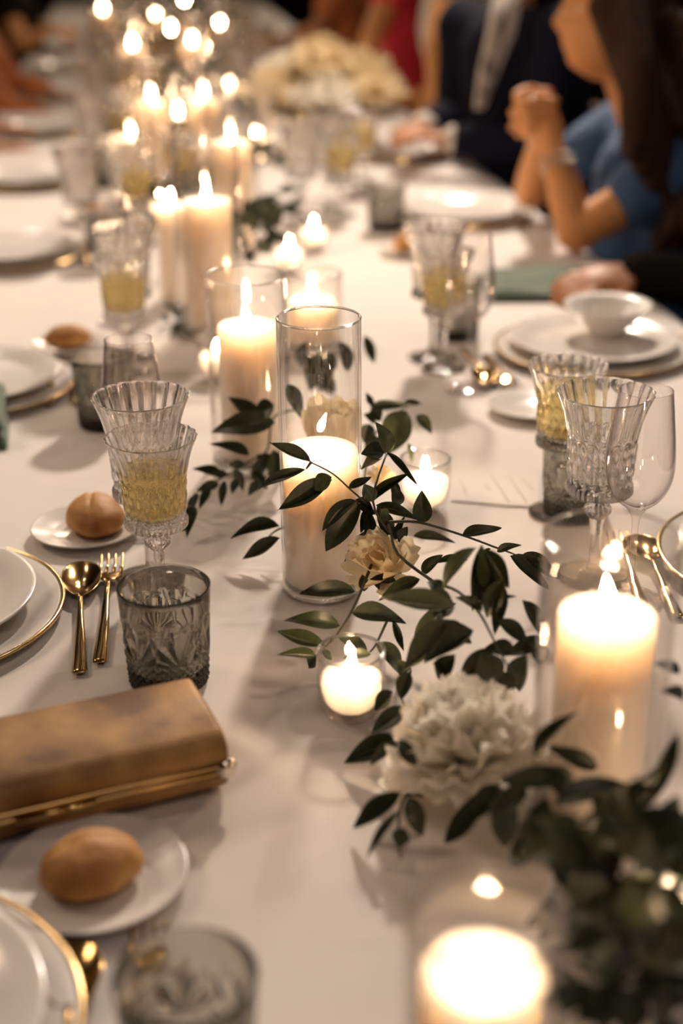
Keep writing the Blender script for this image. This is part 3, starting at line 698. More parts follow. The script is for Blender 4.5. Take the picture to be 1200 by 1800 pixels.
sprig('leafy sprig with curved stem below the base of the central glass', [[(655, 985, 1.2), (640, 1025, 1.16), (615, 1080, 1.13), (590, 1118, 1.11), (565, 1144, 1.10), (550, 1155, 1.10)], [(685, 1080, 1.14), (662, 1130, 1.12), (650, 1146, 1.11)]],
  [(624, 1040, 525, 1041, 31, 1.16), (598, 1100, 500, 1086, 29, 1.12), (571, 1135, 484, 1113, 28, 1.11), (554, 1153, 487, 1151, 19, 1.10), (556, 1152, 545, 1173, 21, 1.10), (592, 1116, 654, 1153, 27, 1.11), (566, 1142, 582, 1160, 13, 1.1),
   (618, 1078, 714, 1092, 38, 1.13), (650, 1018, 706, 1042, 32, 1.18), (738, 1018, 665, 1056, 24, 1.15), (690, 1086, 708, 1140, 13, 1.12), (660, 1132, 712, 1182, 36, 1.10), (640, 1040, 637, 1008, 18, 1.17), (652, 1150, 600, 1155, 18, 1.09), (700, 1160, 720, 1200, 24, 1.08)], 1.13)
sprig('dense leafy bunch with drooping leaves between central candle and peony', [[(765, 1025, 1.12), (805, 1040, 1.08), (840, 1075, 1.04), (860, 1110, 1.02), (880, 1150, 1.0), (905, 1190, .98)], [(846, 960, 1.08), (850, 1000, 1.06), (845, 1075, 1.04)], [(720, 1180, 1.05), (700, 1210, 1.03), (720, 1260, 1.0)]],
  [(838, 962, 765, 1047, 30, 1.06, 1), (843, 962, 832, 1078, 34, 1.06), (850, 965, 893, 1032, 34, 1.06), (848, 965, 876, 1056, 30, 1.05), (885, 1018, 852, 1088, 34, 1.04), (845, 1072, 800, 1050, 22, 1.05, 1), (882, 1020, 868, 1110, 26, 1.04), (800, 1068, 662, 1058, 42, 1.04, 1),
   (802, 1060, 720, 1130, 30, 1.08), (790, 1088, 716, 1182, 46, 1.02, 1), (832, 1108, 745, 1165, 52, 1.02), (918, 1055, 956, 1125, 28, 1.06), (874, 1090, 932, 1135, 28, 1.04), (965, 1128, 888, 1150, 32, 1.03), (925, 1150, 912, 1216, 40, 1.0), (870, 1142, 803, 1198, 34, 1.0),
   (845, 1148, 872, 1212, 54, .99), (905, 1145, 850, 1140, 30, 1.01), (720, 1182, 704, 1232, 28, 1.03), (716, 1245, 650, 1288, 32, 1.0), (702, 1298, 604, 1342, 40, .97), (700, 1310, 650, 1345, 26, .96), (760, 1165, 790, 1215, 40, 1.0), (690, 1215, 660, 1250, 30, 1.02), (750, 1040, 800, 1075, 36, 1.05), (770, 1100, 830, 1130, 36, 1.03), (800, 1150, 770, 1195, 34, 1.0), (860, 1060, 905, 1045, 12, 1.05), (780, 1040, 750, 1020, 24, 1.07), (795, 1055, 760, 1085, 40, 1.05), (960, 1160, 930, 1130, 30, 1.02), (880, 1180, 900, 1230, 30, 1.0)], 1.05)
sprig('pair of leaves lying left of the central glass cylinder', [[(520, 925, 1.36), (490, 930, 1.36), (470, 945, 1.36)]], [(492, 925, 405, 946, 27, 1.36), (492, 945, 428, 986, 25, 1.34)], 1.36)
sprig('leafy sprig behind the left side of the central cylinder', [[(520, 720, 1.6), (480, 735, 1.6), (470, 790, 1.58), (440, 810, 1.56), (390, 840, 1.52), (340, 870, 1.48)]],
  [(462, 736, 398, 700, 26, 1.58), (482, 712, 448, 728, 34, 1.56), (484, 742, 368, 756, 40, 1.56), (420, 752, 392, 738, 12, 1.58), (438, 800, 368, 780, 20, 1.54), (390, 836, 338, 824, 18, 1.52), (385, 850, 345, 862, 18, 1.5), (395, 845, 388, 890, 14, 1.5), (370, 858, 350, 895, 16, 1.49), (410, 825, 430, 862, 18, 1.52), (430, 815, 400, 820, 16, 1.53), (440, 830, 470, 860, 20, 1.53), (470, 800, 440, 845, 22, 1.54), (480, 790, 482, 850, 30, 1.54), (460, 850, 436, 872, 20, 1.5), (350, 868, 330, 900, 16, 1.46), (338, 890, 328, 945, 20, 1.44), (335, 905, 320, 935, 16, 1.42), (480, 820, 450, 800, 26, 1.55), (400, 835, 372, 832, 14, 1.5), (420, 840, 405, 870, 14, 1.5)], 1.55)
sprig('leafy sprig behind the right side of the central cylinder', [[(640, 850, 1.4), (650, 780, 1.5), (680, 740, 1.55), (715, 715, 1.58), (733, 712, 1.58)], [(540, 640, 1.75), (560, 680, 1.7), (600, 700, 1.65)]],
  [(650, 718, 715, 714, 20, 1.58, 1), (710, 708, 742, 708, 10, 1.58), (714, 722, 686, 795, 58, 1.54, 1), (731, 730, 760, 762, 22, 1.57), (716, 778, 724, 815, 11, 1.52), (655, 715, 642, 690, 12, 1.58), (655, 735, 670, 720, 24, 1.56), (650, 745, 640, 780, 26, 1.55), (670, 775, 640, 790, 30, 1.5), (660, 740, 640, 728, 20, 1.56), (690, 790, 660, 770, 40, 1.5),
   (595, 600, 612, 655, 26, 1.7), (560, 620, 545, 690, 34, 1.72), (585, 640, 560, 690, 28, 1.7), (540, 600, 528, 660, 24, 1.75), (560, 660, 590, 690, 24, 1.7), (640, 590, 658, 640, 18, 1.85), (505, 675, 530, 735, 26, 1.5), (575, 620, 590, 650, 20, 1.7), (545, 640, 520, 620, 18, 1.72)], 1.55)
def cluster(label, cx, cy_, rx, ry, n, lw, Y, spread=.12, pale=.15):
    L_ = []; st = []
    for i in range(n):
        a = rnd.uniform(0, 2 * PI); r = rnd.uniform(0, .55) ** .7; bx = cx + rx * r * cos(a); by = cy_ + ry * r * sin(a)
        a2 = a + rnd.uniform(-.9, .9); l = rnd.uniform(.35, .6)
        L_.append((bx, by, bx + rx * l * cos(a2), by + ry * l * sin(a2), lw * rnd.uniform(.7, 1.3), Y + rnd.uniform(-spread, spread), 1 if rnd.random() < pale else 0))
    st = [[(cx - rx * .7, cy_ + ry * .4, Y), (cx, cy_, Y), (cx + rx * .6, cy_ - ry * .3, Y)], [(cx - rx * .3, cy_ - ry * .5, Y), (cx, cy_, Y), (cx + rx * .4, cy_ + ry * .5, Y)]]
    return sprig(label, st, L_, Y, jit=.02)
cluster('dark leaf cluster between two large hurricane candles in the upper middle', 442, 408, 58, 62, 34, 18, 2.35)
cluster('small leaf cluster on the cloth left of the large hurricane', 315, 565, 52, 38, 18, 12, 2.25, .06)
cluster('leaf cluster at the foot of the distant candle pair', 300, 240, 75, 40, 30, 16, 3.4)
cluster('distant leaves between the upper left pillar candles', 275, 195, 60, 40, 22, 14, 3.9)
cluster('distant dark leaves by the top left pillar candle', 285, 90, 50, 45, 24, 14, 4.9)
cluster('distant leaves left of the slim white candle', 268, 360, 38, 40, 16, 14, 2.9)
cluster('leaf tuft by the distant right goblets', 505, 290, 32, 20, 14, 12, 3.3)
cluster('distant leaves beyond the pair of candles', 340, 130, 50, 40, 20, 12, 4.3)
cluster('farthest leaves in the middle of the table', 300, 20, 70, 25, 24, 12, 5.6)
for k, (u_, v_) in enumerate(((.30, 3.0), (.10, 3.3), (.28, 3.7), (.08, 4.2), (.30, 4.6), (.12, 5.2), (.30, 5.7), (.10, 6.3), (.26, 7.0))):
    bp = UV(u_, v_, .04); c_ = RC.transposed() @ (bp - CAM); cx_ = 600 + FPX * c_.x / -c_.z; cyy = 900 - FPX * c_.y / -c_.z; sc_ = 1 / -c_.z
    cluster('garland stretch %s, %s of the candle row' % (('before the third places', 'just past the third places', 'before the fourth places', 'just past the fourth places', 'before the fifth places', 'by the sixth places', 'past the sixth places', 'by the seventh places', 'by the eighth places')[k], 'right' if u_ > .2 else 'left'), cx_, cyy, 260 * sc_, 90 * sc_, 20, 50 * sc_, bp.y)
for k, (u_, v_) in enumerate(((.34, 2.75), (.05, 3.05), (.33, 3.9), (.06, 4.5), (.34, 5.0), (.08, 5.6), (.32, 6.2), (.20, 6.8), (.05, 7.1))):
    votive(UV(u_, v_), 'far up the table by the %s %s glasses' % (('third', 'third', 'fourth', 'fifth', 'sixth', 'sixth', 'seventh', 'eighth', 'eighth')[k], 'right' if u_ > .15 else 'left'))
# near right greenery
sprig('leaves under the peony pointing to the lower left', [[(745, 1400, .9), (710, 1400, .9), (700, 1460, .88), (705, 1510, .86)]],
  [(706, 1393, 620, 1457, 34, .88), (716, 1400, 744, 1472, 34, .88), (702, 1425, 638, 1512, 15, .86), (708, 1455, 700, 1490, 30, .86), (700, 1300, 735, 1350, 26, .9), (850, 1385, 780, 1485, 36, .84), (880, 1380, 835, 1440, 40, .84), (900, 1400, 880, 1500, 44, .82)], .88)
sprig('large dark leaves lying across the near right pillar candle holder', [[(1180, 1330, .82), (1080, 1400, .80), (960, 1380, .82), (880, 1370, .84)], [(1060, 1420, .78), (1020, 1500, .74), (980, 1600, .7)]],
  [(975, 1415, 1115, 1372, 46, .78), (1005, 1368, 870, 1372, 40, .80), (940, 1330, 1015, 1250, 22, .84), (1190, 1290, 1120, 1440, 30, .8), (1150, 1440, 1010, 1440, 44, .76), (1060, 1440, 1190, 1500, 50, .74), (960, 1400, 930, 1500, 44, .78), (990, 1440, 1000, 1570, 50, .74),
   (1040, 1450, 960, 1560, 46, .74), (1100, 1480, 1040, 1590, 44, .72), (930, 1380, 860, 1440, 38, .8), (1120, 1500, 1195, 1560, 44, .72), (1050, 1350, 960, 1310, 30, .84), (1150, 1560, 1030, 1600, 46, .7), (1195, 1180, 1150, 1165, 22, .9), (1200, 1230, 1160, 1215, 26, .88), (920, 1440, 905, 1540, 40, .77), (960, 1350, 1010, 1400, 46, .8), (1040, 1400, 1100, 1460, 44, .77), (1090, 1400, 1150, 1380, 30, .78)], .78)
cluster('dark leaf mass in the lower right corner', 1100, 1540, 190, 170, 46, 62, .72, .05, .08)
cluster('dark leaf mass right of the nearest candle at the bottom edge', 1110, 1720, 170, 150, 40, 62, .62, .05, .08)
# a dark fallen leaf
a_ = at(918, 560, .004); b_ = at(950, 563, .004)
fl = link('fallen_leaf', LU[0][0].copy(), None, None); fl.location = a_; fl.rotation_euler = (0, 0, toward(a_, b_)); fl.scale = ((b_ - a_).length * 1.1, .02, .02); tag(fl, 'small dark leaf fallen on the cloth between green napkin and bowl', 'leaf')

# ================================================================== flowers
def petal_unit(seed, ruffle, cup):
    v = []; f = []; N = 9; W = 8
    for i in range(N + 1):
        t = i / N; wd = .10 + .42 * sin(PI * .5 * min(1, t * 1.25)) * (1 - .12 * max(0, t - .8) * 5)
        for k in range(-W, W + 1):
            s = k / W; e = (1 - .13 * s * s - (.05 * sin(9 * s + seed) * t))
            z = cup * (t ** 2) * .5 + cup * .7 * s * s * t * .5 + ruffle * t * t * sin(6 * s + seed * 2.1) * .11 + ruffle * .03 * sin(15 * s + seed)*t*t
            v.append((t * e, wd * s, z))
    n = 2 * W + 1
    for i in range(N):
        for k in range(2 * W): f.append((i * n + k, i * n + k + 1, (i + 1) * n + k + 1, (i + 1) * n + k))
    return MB().add(v, f).mesh('petal', weld=False)
PU = [petal_unit(s, 1.0, .5) for s in range(5)]; PR = [petal_unit(s + 9, .25, .75) for s in range(3)]
for me in PU: me.materials.append(PETAL)
for me in PR: me.materials.append(PETAL2)
def bloom(name, loc, label, R, n, units, flat=.8, tilt=(0, 0), group=None, span=98):
    t = thing(name, loc, label, 'flower', group); t.rotation_euler = (tilt[0], tilt[1], rnd.uniform(0, 6))
    link('calyx', MB().ball((0, 0, .004), (R * .25, R * .25, R * .25), n=12, m=8).mesh('calyx'), LEAF, t)
    for i in range(n):
        u = i / n; a = i * 2.39996; el = math.radians(88 - span * u ** .85)          # centre upright, outer drooping
        L_ = R * (.72 + .3 * u) * rnd.uniform(.88, 1.08)
        ex = Vector((cos(a) * cos(el), sin(a) * cos(el), sin(el) * flat + .02)).normalized()
        up = Vector((-cos(a) * sin(el), -sin(a) * sin(el), cos(el))); up = (up + Vector((rnd.uniform(-.4, .4), rnd.uniform(-.4, .4), rnd.uniform(-.2, .2)))); up = (up - ex * up.dot(ex)).normalized(); ey = up.cross(ex)
        M_ = Matrix.Identity(4); w_ = L_ * rnd.uniform(.75, 1.0); o0 = Vector((0, 0, R * .28 * (1 - u) + .008)) + Vector((cos(a), sin(a), 0)) * R * .06
        for r in range(3): M_[r][0] = ex[r] * L_; M_[r][1] = ey[r] * w_; M_[r][2] = up[r] * L_; M_[r][3] = o0[r]
        o = bpy.data.objects.new('petal', rnd.choice(units)); COL.objects.link(o); o.parent = t; o.matrix_local = M_
    return t
bloom('white_peony', PY(824, 1352, .925), 'large ruffled white peony beside the near right pillar candle',   .060, 66, PU, 1.0, (.3, -.1), None, 122)
bloom('cream_rose', PY(690, 1012, 1.2), 'cream rose with loose petals lying right of the central cylinder base', .040, 14, PR, .7, (.6, .3))
bloom('cream_rose', PY(575, 835, 1.44), 'cream rose seen through the central glass cylinder', .066, 14, PR, 1.0, (.15, 0), None, 42)
bloom('cream_rose', at(665, 868, .03), 'small yellowish rose behind the sprig right of the central cylinder', .022, 12, PR, .8, (.4, 0))
bloom('cream_rose', PY(1030, 1360, .87), 'pale blossom at the foot of the near right pillar candle', .026, 14, PU, .8, (.4, 0)) if 0 else None
BQ = 'cream blooms in the distant flower arrangement'
q0 = PY(568, 205, 3.9); q0.z = T
vase = link('flower_bowl', MB().lathe([(0, 0), (.05, 0), (.055, .004), (.035, .015), (.03, .03), (.09, .065), (.13, .10), (.127, .101), (.085, .07), (0, .05)], 48).mesh('flower_bowl'), CHINA, None, q0)
tag(vase, 'pale footed bowl carrying the distant cream flower arrangement', 'bowl')
for i, (dx, dy, dz, wh) in enumerate(((-.085, -.02, .135, 'left'), (0, -.07, .14, 'front'), (.085, -.02, .135, 'right'), (0, .06, .15, 'back'), (0, -.01, .20, 'top'), (-.06, .05, .17, 'upper left'), (.065, .04, .17, 'upper right'))):
    bloom('cream_bloom', q0 + Vector((dx * 1.45, dy * 1.3, dz * 1.15 - .045)), 'cream bloom at the %s of the distant flower arrangement' % wh, .095, 34, PU if i % 2 else PR, .9, (0, 0), BQ)

# ================================================================== linen, card
def napkin(pts, label, thick=.014, folds=2, mat=GREEN):
    """pts: four corner world points in order"""
    a, b, c, d = pts; N = 26; o = (a + b + c + d) / 4; o.z = T; v = []; f = []
    t = thing('folded_napkin', o, label, 'napkin', 'green linen napkins')
    for lay in range(folds):
        m = MB(); vv = []; ff = []; sh = 1 - .05 * lay
        for s_ in (0, 1):
            for i in range(N + 1):
                for k in range(N + 1):
                    x = i / N; y = k / N; p = (a * (1 - x) + b * x) * (1 - y) + (d * (1 - x) + c * x) * y - o; p *= sh
                    e = min(x, 1 - x, y, 1 - y) * 8; e = min(1, e) ** .5
                    h = thick * (lay + (.12 + .8 * e if s_ else .04)) + (.006 * noise.noise(Vector((x * 3 + lay, y * 3, 1))) + .004 * sin(x * 9 + y * 4)) * e * (1 if s_ else 0) + .001
                    p.z = max(h, .001); vv.append(p)
        n1 = (N + 1) ** 2
        for s_ in (0, 1):
            for i in range(N):
                for k in range(N):
                    q = [s_ * n1 + i * (N + 1) + k, s_ * n1 + (i + 1) * (N + 1) + k, s_ * n1 + (i + 1) * (N + 1) + k + 1, s_ * n1 + i * (N + 1) + k + 1]; ff.append(tuple(q if s_ else q[::-1]))
        link('fold', m.add(vv, ff).mesh('fold', weld=False), mat, t)
    return t
napkin([at(852, 532), at(1080, 530), at(1060, 478), at(850, 480)], 'green folded napkin under the resting hand on the right', .009, 2)
napkin([at(-160, 800), at(14, 790), at(18, 712), at(-120, 705)], 'green napkin at the left edge before the second charger', .022, 2)
napkin([at(0, 160), at(70, 160), at(90, 128), at(30, 128)], 'pale green napkin far on the left', .02, 1)
cd0 = [at(792, 880, .0), at(945, 893, .0), at(950, 826, .0), at(812, 812, .0)]
cen = sum(cd0, Vector()) / 4; cth = thing('menu_card', cen, 'white menu card with faint pencil-thin strokes, left of the right tumbler', 'card')
vv = [p - cen for p in cd0]; up_ = Vector((0, 0, .0005)); vv = [v_ + Vector((0, 0, .0001)) for v_ in vv] + [v_ + up_ for v_ in vv]
link('sheet', MB().add(vv, [(3, 2, 1, 0), (4, 5, 6, 7), (0, 1, 5, 4), (1, 2, 6, 5), (2, 3, 7, 6), (3, 0, 4, 7)]).mesh('sheet', False), CLOTH, cth)
for a, b in (((862, 833), (895, 884)), ((893, 836), (926, 884)), ((915, 839), (938, 862)), ((808, 843), (820, 868)), ((843, 888), (937, 889)), ((852, 852), (861, 862))):
    P_ = [at(*a, .0006) - cen, (at(*a, .0006) + at(*b, .0006)) / 2 - cen, at(*b, .0006) - cen]; link('stroke', MB().tube(P_, [.0004, .0007, .0004], 6, sq=.4).mesh('stroke'), INK, cth)

# ================================================================== people
def head_fn(p):
    x, y, z = p
    if z < 0: k = 1 + z / .115 * .28; y *= k; x = x * (1 + z / .115 * .12) + .004
    if x > 0:
        x += .020 * math.exp(-(y / .013) ** 2 - ((z + .022) / .016) ** 2) + .010 * math.exp(-(y / .010) ** 2 - ((z - .002) / .022) ** 2)
        x += .007 * math.exp(-(y / .022) ** 2 - ((z + .052) / .007) ** 2) + .008 * math.exp(-(y / .02) ** 2 - ((z + .064) / .008) ** 2)
        x += .014 * math.exp(-(y / .028) ** 2 - ((z + .092) / .018) ** 2) - .007 * math.exp(-((abs(y) - .032) / .014) ** 2 - ((z - .012) / .012) ** 2)
        x += .004 * math.exp(-(y / .05) ** 2 - ((z - .036) / .014) ** 2)
    return Vector((x, y, z))
def hand(m, w_, d, side, curl=.5, up=Vector((0, 0, 1)), s=1.0, thumb=1):
    """palm at wrist w_, pointing along d; 'up' = back of hand; 'side' = direction of thumb"""
    d = d.normalized(); side = (side - d * side.dot(d)).normalized(); nrm = -d.cross(side).normalized()
    if nrm.dot(up) < 0: nrm = -nrm
    pc = w_ + d * .045 * s; R = Matrix((d, side, nrm)).transposed()
    m.ball(pc, (.050 * s, .040 * s, .016 * s), rot=R, n=14, m=8)
    for i, (o, L_) in enumerate(((.030, .072), (.010, .080), (-.010, .074), (-.029, .058))):
        q = w_ + d * .082 * s + side * o * s; a1 = curl * .5
        dd = d
        for j, (fl, r) in enumerate(((.42, .0088), (.33, .0080), (.25, .0072))):
            a1 = curl * (.55 + .35 * j); dd = (dd * cos(a1) - nrm * sin(a1)).normalized() if j else (d * cos(a1 * .6) - nrm * sin(a1 * .6)).normalized()
            e = q + dd * L_ * fl * s; m.caps(q, e, r * s, r * .93 * s, 8); q = e
            nn = nrm
    q = w_ + d * .022 * s + side * .028 * s; e = q + (d * .7 + side * .6 - nrm * .2) .normalized() * .04 * s; m.caps(q, e, .012 * s, .0098 * s, 8); m.caps(e, e + (d * .9 + side * .15 - nrm * .3 * curl).normalized() * .03 * s, .0095 * s, .008 * s, 8)
def person(label, head, face, shN, shF, elN, wrN, elF, wrF, skin, cloth, cname, hair=None, hairlong=None, sleeves=0, away=DU, handsN=None, handsF=None, vox=.006, extra=None, seat=True, tscale=1.0, neckw=.042):
    """all joints are world points; 'away' = direction from the table to the person's back"""
    mid = (shN + shF) / 2; hip = mid + away * .05; hip.z = .56; hu = hip.dot(DU); need = (UR + .17 - hu) if away.dot(DU) > 0 else (hu - (UL - .17)); hip += away * max(0, need)
    base = Vector((hip.x, hip.y, 0)); t = thing('person', base, label, 'person')
    side = (shN - shF).normalized(); side.z = 0; side.normalize(); f3 = face.normalized()
    Rh = Matrix((f3, Vector((0, 0, 1)).cross(f3).normalized(), f3.cross(Vector((0, 0, 1)).cross(f3)).normalized())).transposed()
    def body(m, g, arms, skinpart):
        for s_, sh in ((1, shN), (-1, shF)):
            m.caps(sh, hip + side * s_ * .09 + Vector((0, 0, .05)), .055 * tscale + g, .085 * tscale + g, 14); 
        m.caps(mid - Vector((0, 0, .06)), hip + Vector((0, 0, .08)), .10 * tscale + g, .10 * tscale + g, 16); m.caps(shN, shF, .052 + g, .052 + g, 12)
        m.ball(mid - Vector((0, 0, .15)), (.11 + g, .11 + g, .16 + g)); m.ball(hip, (.15 + g, .16 + g, .12 + g))
        for s_ in (1, -1):
            hp = hip + side * s_ * .09; kn = hp - away * .40 + Vector((0, 0, -.03)); kn.z = .50; ft = Vector((kn.x, kn.y, .06)) + away * .03
            m.caps(hp, kn, .082 + g, .062 + g, 14)
            if skinpart: m.caps(kn, ft, .055, .038, 12); m.caps(ft - Vector((0, 0, .02)), ft - away * .15 - Vector((0, 0, .028)), .036, .028, 10)
            else: m.caps(kn, Vector((ft.x, ft.y, .30)) if cname in ('dress',) else ft, .062 + g, .055 + g, 12)
    m = MB(); body(m, 0, True, True)
    m.ball(head, (.095, .076, .118), rot=Rh, n=48, m=36, fn=head_fn)
    nb = head - Vector((0, 0, .08)) - f3 * .02; m.caps(nb, mid + Vector((0, 0, .015)), neckw, neckw + .012, 14)
    m.caps(mid + Vector((0, 0, .01)), shN, .05, .05); m.caps(mid + Vector((0, 0, .01)), shF, .05, .05)
    for sgn in (1, -1): m.ball(head + Rh @ Vector((-.005, .075 * sgn, -.01)), (.018, .007, .030), rot=Rh, n=10, m=6)
    for sh, el, wr, hd in ((shN, elN, wrN, handsN), (shF, elF, wrF, handsF)):
        m.caps(sh, el, .048, .038, 14); m.caps(el, el.lerp(wr, .4), .039, .036, 14); m.caps(el.lerp(wr, .4), wr, .036, .025, 14)
        if hd: hd(m, wr)
        else: hand(m, wr, wr - el, -away if abs((wr - el).normalized().dot(away)) < .7 else DV, .5)
    if extra: extra(m)
    link('body', remesh(m, vox), skin, t, (-base.x, -base.y, 0))
    m = MB(); body(m, .014, True, False)
    for sh, el, wr in ((shN, elN, wrN), (shF, elF, wrF)):
        if sleeves == 0: m.caps(sh, sh.lerp(el, .28), .064, .060, 14)
        elif sleeves == 1: m.caps(sh, el.lerp(sh, .62), .068, .066, 14)
        elif sleeves == 2: m.caps(sh, el, .068, .056, 14); m.caps(el, el.lerp(wr, .93), .056, .042, 14)
    link(cname, remesh(m, vox * 1.3, 6), cloth, t, (-base.x, -base.y, 0))
    if sleeves == 2 and cname == 'suit_jacket':
        for el, wr in ((elN, wrN), (elF, wrF)):
            c = MB().caps(el.lerp(wr, .90), el.lerp(wr, 1.0), .037, .036, 16); link('shirt_cuff', c.mesh('shirt_cuff'), WHITEF, t, (-base.x, -base.y, 0))
    if hair:
        m = MB(); m.ball(head + Rh @ Vector((-.026, 0, .022)), (.100, .092, .118), rot=Rh, n=24, m=18)
        if hairlong: hairlong(m, Rh)
        link('hair', remesh(m, vox * 1.2, 5), hair, t, (-base.x, -base.y, 0))
    for sgn in (1, -1):
        link('eye', MB().ball(head + Rh @ Vector((.071, .032 * sgn, .012)) - base, .0105, n=10, m=8).mesh('eye'), WHITEF, t)
    # chair
    c = thing('dining_chair', base, 'dark wooden dining chair under the ' + label.split(',')[0], 'chair', 'dark wooden dining chairs', math.atan2(away.y, away.x))
    link('seat', bev(MB().box((-.23, -.22, .40), (.22, .22, .44)).mesh('seat'), .008, 2), WOOD, c)
    for sx, sy in ((-1, -1), (-1, 1), (1, -1), (1, 1)):
        link('leg', MB().tube([(sx * .20, sy * .19, .40), (sx * .215, sy * .2, 0)], [.02, .015], 8).mesh('leg'), WOOD, c)
    link('backrest', bev(MB().box((.235, -.2, .62), (.26, .2, .86)).mesh('backrest'), .01, 2), WOOD, c)
    for sy in (-1, 1): link('back_post', MB().tube([(.21, sy * .18, .42), (.247, sy * .18, .86)], .014, 8).mesh('back_post'), WOOD, c)
    return t, base

def Wp(px, py, Y): return PY(px, py, Y)
AW = DU.copy()
# --- woman in blue
hd = Wp(1076, 30, 2.86); face = Vector((-.97, -.12, .10))
shN = Wp(1195, 300, 2.74); shF = Wp(1100, 225, 3.04); elN = Wp(1012, 408, 2.72); wrN = Wp(972, 268, 2.78); elF = Wp(935, 335, 3.02); wrF = Wp(948, 255, 2.92)
def clasp(m):
    c = Wp(950, 205, 2.84)
    m.caps(wrN, c + Vector((.012, -.012, -.015)), .024, .030); m.caps(wrF, c + Vector((-.005, .02, -.015)), .024, .030)
    m.ball(c + Vector((.0, 0, 0)), (.036, .032, .042), n=14, m=10)
    for i in range(4):
        z = .034 - .021 * i; sh_ = .007 * sin(i * 1.7)
        a = c + Vector((.022, -.028, z)); b = c + Vector((-.030 - sh_, -.036, z + .006)); e = c + Vector((-.050 - sh_, -.008, z - .004)); m.caps(a, b, .0092, .0088, 8); m.caps(b, e, .0088, .0078, 8)
        a = c + Vector((.018, .034, z + .008)); b = c + Vector((-.030 + sh_, .036, z + .012)); e = c + Vector((-.050 + sh_, .002, z + .008)); m.caps(a, b, .0092, .0088, 8); m.caps(b, e, .0088, .0078, 8)
    m.caps(c + Vector((.015, -.01, .03)), c + Vector((-.018, 0, .052)), .0115, .0095, 8); m.caps(c + Vector((.015, .012, .03)), c + Vector((-.022, .014, .050)), .0115, .0095, 8)
def long_hair(m, Rh):
    b = hd + Rh @ Vector((-.05, 0, 0))
    for k in range(11):
        o = (k - 5) / 5; s = b + Vector((.022 + .02 * rnd.random() + .03 * abs(o), o * .075 - .012, -.01)); e = Wp(1150 + 70 * rnd.random() + 14 * abs(o), 400 + 30 * rnd.random(), 2.72 + .08 * o)
        mm = s.lerp(e, .5) + Vector((.035 + .02 * rnd.random(), -.01, 0)); m.caps(s, mm, .034, .036, 10); m.caps(mm, e, .034, .020, 10)
    for k in range(6):
        s = hd + Rh @ Vector((-.01 + .01 * k, .06, .07 - .01 * k)); e = Wp(1112 + 18 * k, 262 + 28 * k, 2.66 + .01 * k); mm = s.lerp(e, .5) + Vector((.004, -.03, 0)); m.caps(s, mm, .030, .036, 10); m.caps(mm, e, .036, .024, 10)
pw, bw = person('woman in blue, long brown hair, elbows on the table and hands clasped', hd, face, shN, shF, elN, wrN, elF, wrF, SKIN, BLUE, 'dress', HAIR, long_hair, 1, AW, lambda m, w_: None, lambda m, w_: None, .0045, clasp)
br_ = MB(); dN = (wrN - elN).normalized()
for j in range(2):
    c = elN.lerp(wrN, .93 - .10 * j); x = dN.cross(Vector((1, 0, 0))).normalized(); y = dN.cross(x)
    for k in range(22): a = 2 * PI * k / 22; br_.ball(c + (x * cos(a) + y * sin(a)) * (.029 + .002 * j), .0038, n=6, m=4)
link('bracelet', br_.mesh('bracelet'), STRASS, pw, (-bw.x, -bw.y, 0))
link('ring', MB().ball(Wp(937, 172, 2.80) - bw, (.006, .006, .006), n=8, m=6).mesh('ring'), STRASS, pw)
# --- man in navy suit
mh = Wp(905, -120, 3.75)
pm, bm_ = person('man in navy suit and patterned tie, forearms on the table', mh, Vector((-.9, -.4, 0)), Wp(985, 62, 3.60), Wp(815, 50, 3.95), Wp(935, 262, 3.50), Wp(800, 246, 3.52), Wp(800, 205, 3.90), Wp(745, 222, 3.70), SKIN2, NAVY, 'suit_jacket', HAIR, None, 2, AW + DV * .3, tscale=1.15, vox=.008)
def strip(m, pts, w_, th=.006):
    v = []; f = []
    for (px, py, Y, wd) in pts: a = Wp(px - wd, py, Y); b = Wp(px + wd, py, Y); v += [a, b, b + Vector((0, .02, 0)), a + Vector((0, .02, 0))]
    for i in range(len(pts) - 1):
        for k in range(4): k2 = (k + 1) % 4; f.append((i * 4 + k, i * 4 + k2, (i + 1) * 4 + k2, (i + 1) * 4 + k))
    f += [(0, 1, 2, 3), tuple(len(pts) * 4 - 1 - k for k in range(4))]; return m.add(v, f)
link('shirt_front', strip(MB(), [(895, -20, 3.585, 26), (880, 60, 3.56, 24), (858, 130, 3.535, 17), (842, 192, 3.52, 8)], 0).mesh('shirt_front'), WHITEF, pm, (-bm_.x, -bm_.y, 0))
TIE = pbr('patterned_tie', (0.10, 0.08, 0.075), .5, col2=(.42, .37, .32), cscale=26)
link('necktie', strip(MB(), [(888, 5, 3.555, 8), (878, 50, 3.54, 9), (866, 100, 3.52, 14), (852, 160, 3.505, 11), (845, 185, 3.50, 4)], 0).mesh('necktie'), TIE, pm, (-bm_.x, -bm_.y, 0))
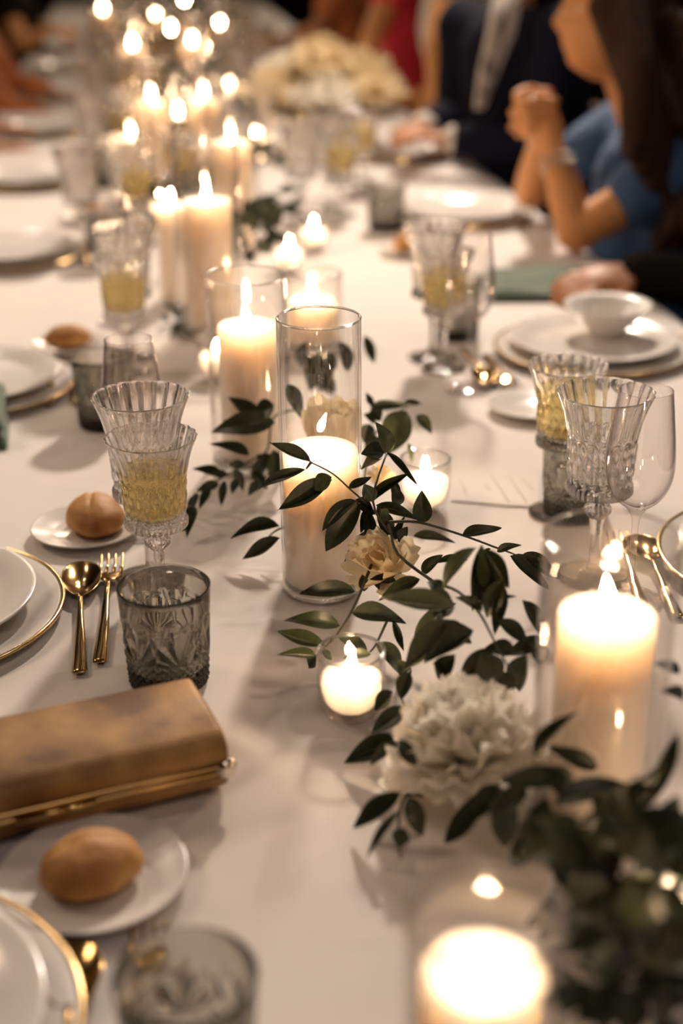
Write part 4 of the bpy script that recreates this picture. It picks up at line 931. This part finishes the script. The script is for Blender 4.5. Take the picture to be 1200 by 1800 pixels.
# --- others on the right, further back
person('guest in white, bare arm hanging straight down, beyond the man in navy', Wp(815, -190, 4.55), Vector((-1, -.3, 0)), Wp(800, -50, 4.40), Wp(815, -40, 4.75), Wp(768, 75, 4.30), Wp(766, 165, 4.28), Wp(760, 175, 4.75), Wp(700, 178, 4.70), SKIN, WHITEF, 'dress', HAIR, None, 0, AW, vox=.009)
person('woman in red dress leaning to the table, beyond the guest in white', Wp(700, -150, 5.1), Vector((-1, -.2, 0)), Wp(692, -20, 4.95), Wp(745, -20, 5.2), Wp(652, 66, 4.80), Wp(628, 118, 4.85), Wp(650, 150, 5.2), Wp(600, 150, 5.15), SKIN, RED, 'dress', HAIR, None, 0, AW, vox=.009)
person('guest in rust orange, farthest on the right side of the table', Wp(600, -110, 6.2), Vector((-1, -.3, 0)), Wp(590, -10, 6.1), Wp(620, -10, 6.4), Wp(560, 55, 6.0), Wp(520, 62, 6.1), Wp(560, 60, 6.35), Wp(520, 66, 6.3), SKIN2, RUST, 'dress', HAIR, None, 1, AW, vox=.01)
# --- near right guest: only a hand shows
def rest_hand(m, w_):
    hand(m, w_, Wp(1000, 505, 2.36) - w_, Vector((.2, -1, -.25)), .75, Vector((0, .2, 1)), 1.15)
person('guest in black at the right edge, hand resting on the green napkin', Wp(1600, 40, 2.35), Vector((-1, -.1, 0)), Wp(1560, 250, 2.15), Wp(1500, 235, 2.52), Wp(1500, 620, 2.0), Wp(1400, 700, 2.0), Wp(1330, 520, 2.38), Wp(1112, 478, 2.40), SKIN2, BLACK, 'jacket', HAIR, None, 2, AW, None, rest_hand, .006)
# --- left side
LW = -DU
person('guest in white shirt on the left, brown forearm on the table edge', Wp(-260, 20, 4.0), Vector((1, -.1, 0)), Wp(-240, 170, 3.85), Wp(-190, 150, 4.2), Wp(-110, 262, 3.9), Wp(-5, 262, 3.95), Wp(-60, 225, 4.25), Wp(60, 240, 4.2), SKIN2, WHITEF, 'shirt', HAIR, None, 1, LW, vox=.009)
person('guest in rust red on the left, leaning over the table', Wp(-90, -20, 4.9), Vector((1, -.1, 0)), Wp(-70, 90, 4.8), Wp(-30, 80, 5.1), Wp(0, 190, 4.75), Wp(95, 215, 4.7), Wp(20, 150, 5.1), Wp(80, 160, 5.0), SKIN2, RUST, 'dress', HAIR, None, 2, LW, vox=.009)
person('guest with bare arms in black, far on the left', Wp(10, -90, 6.4), Vector((1, -.1, 0)), Wp(15, 5, 6.3), Wp(30, 0, 6.6), Wp(35, 75, 6.2), Wp(75, 60, 6.2), Wp(50, 40, 6.6), Wp(90, 52, 6.5), SKIN, BLACK, 'dress', HAIR, None, 0, LW, vox=.01)
print('objects', len(bpy.data.objects), 'tris', sum(len(o.data.polygons) for o in bpy.data.objects if o.type == 'MESH'))
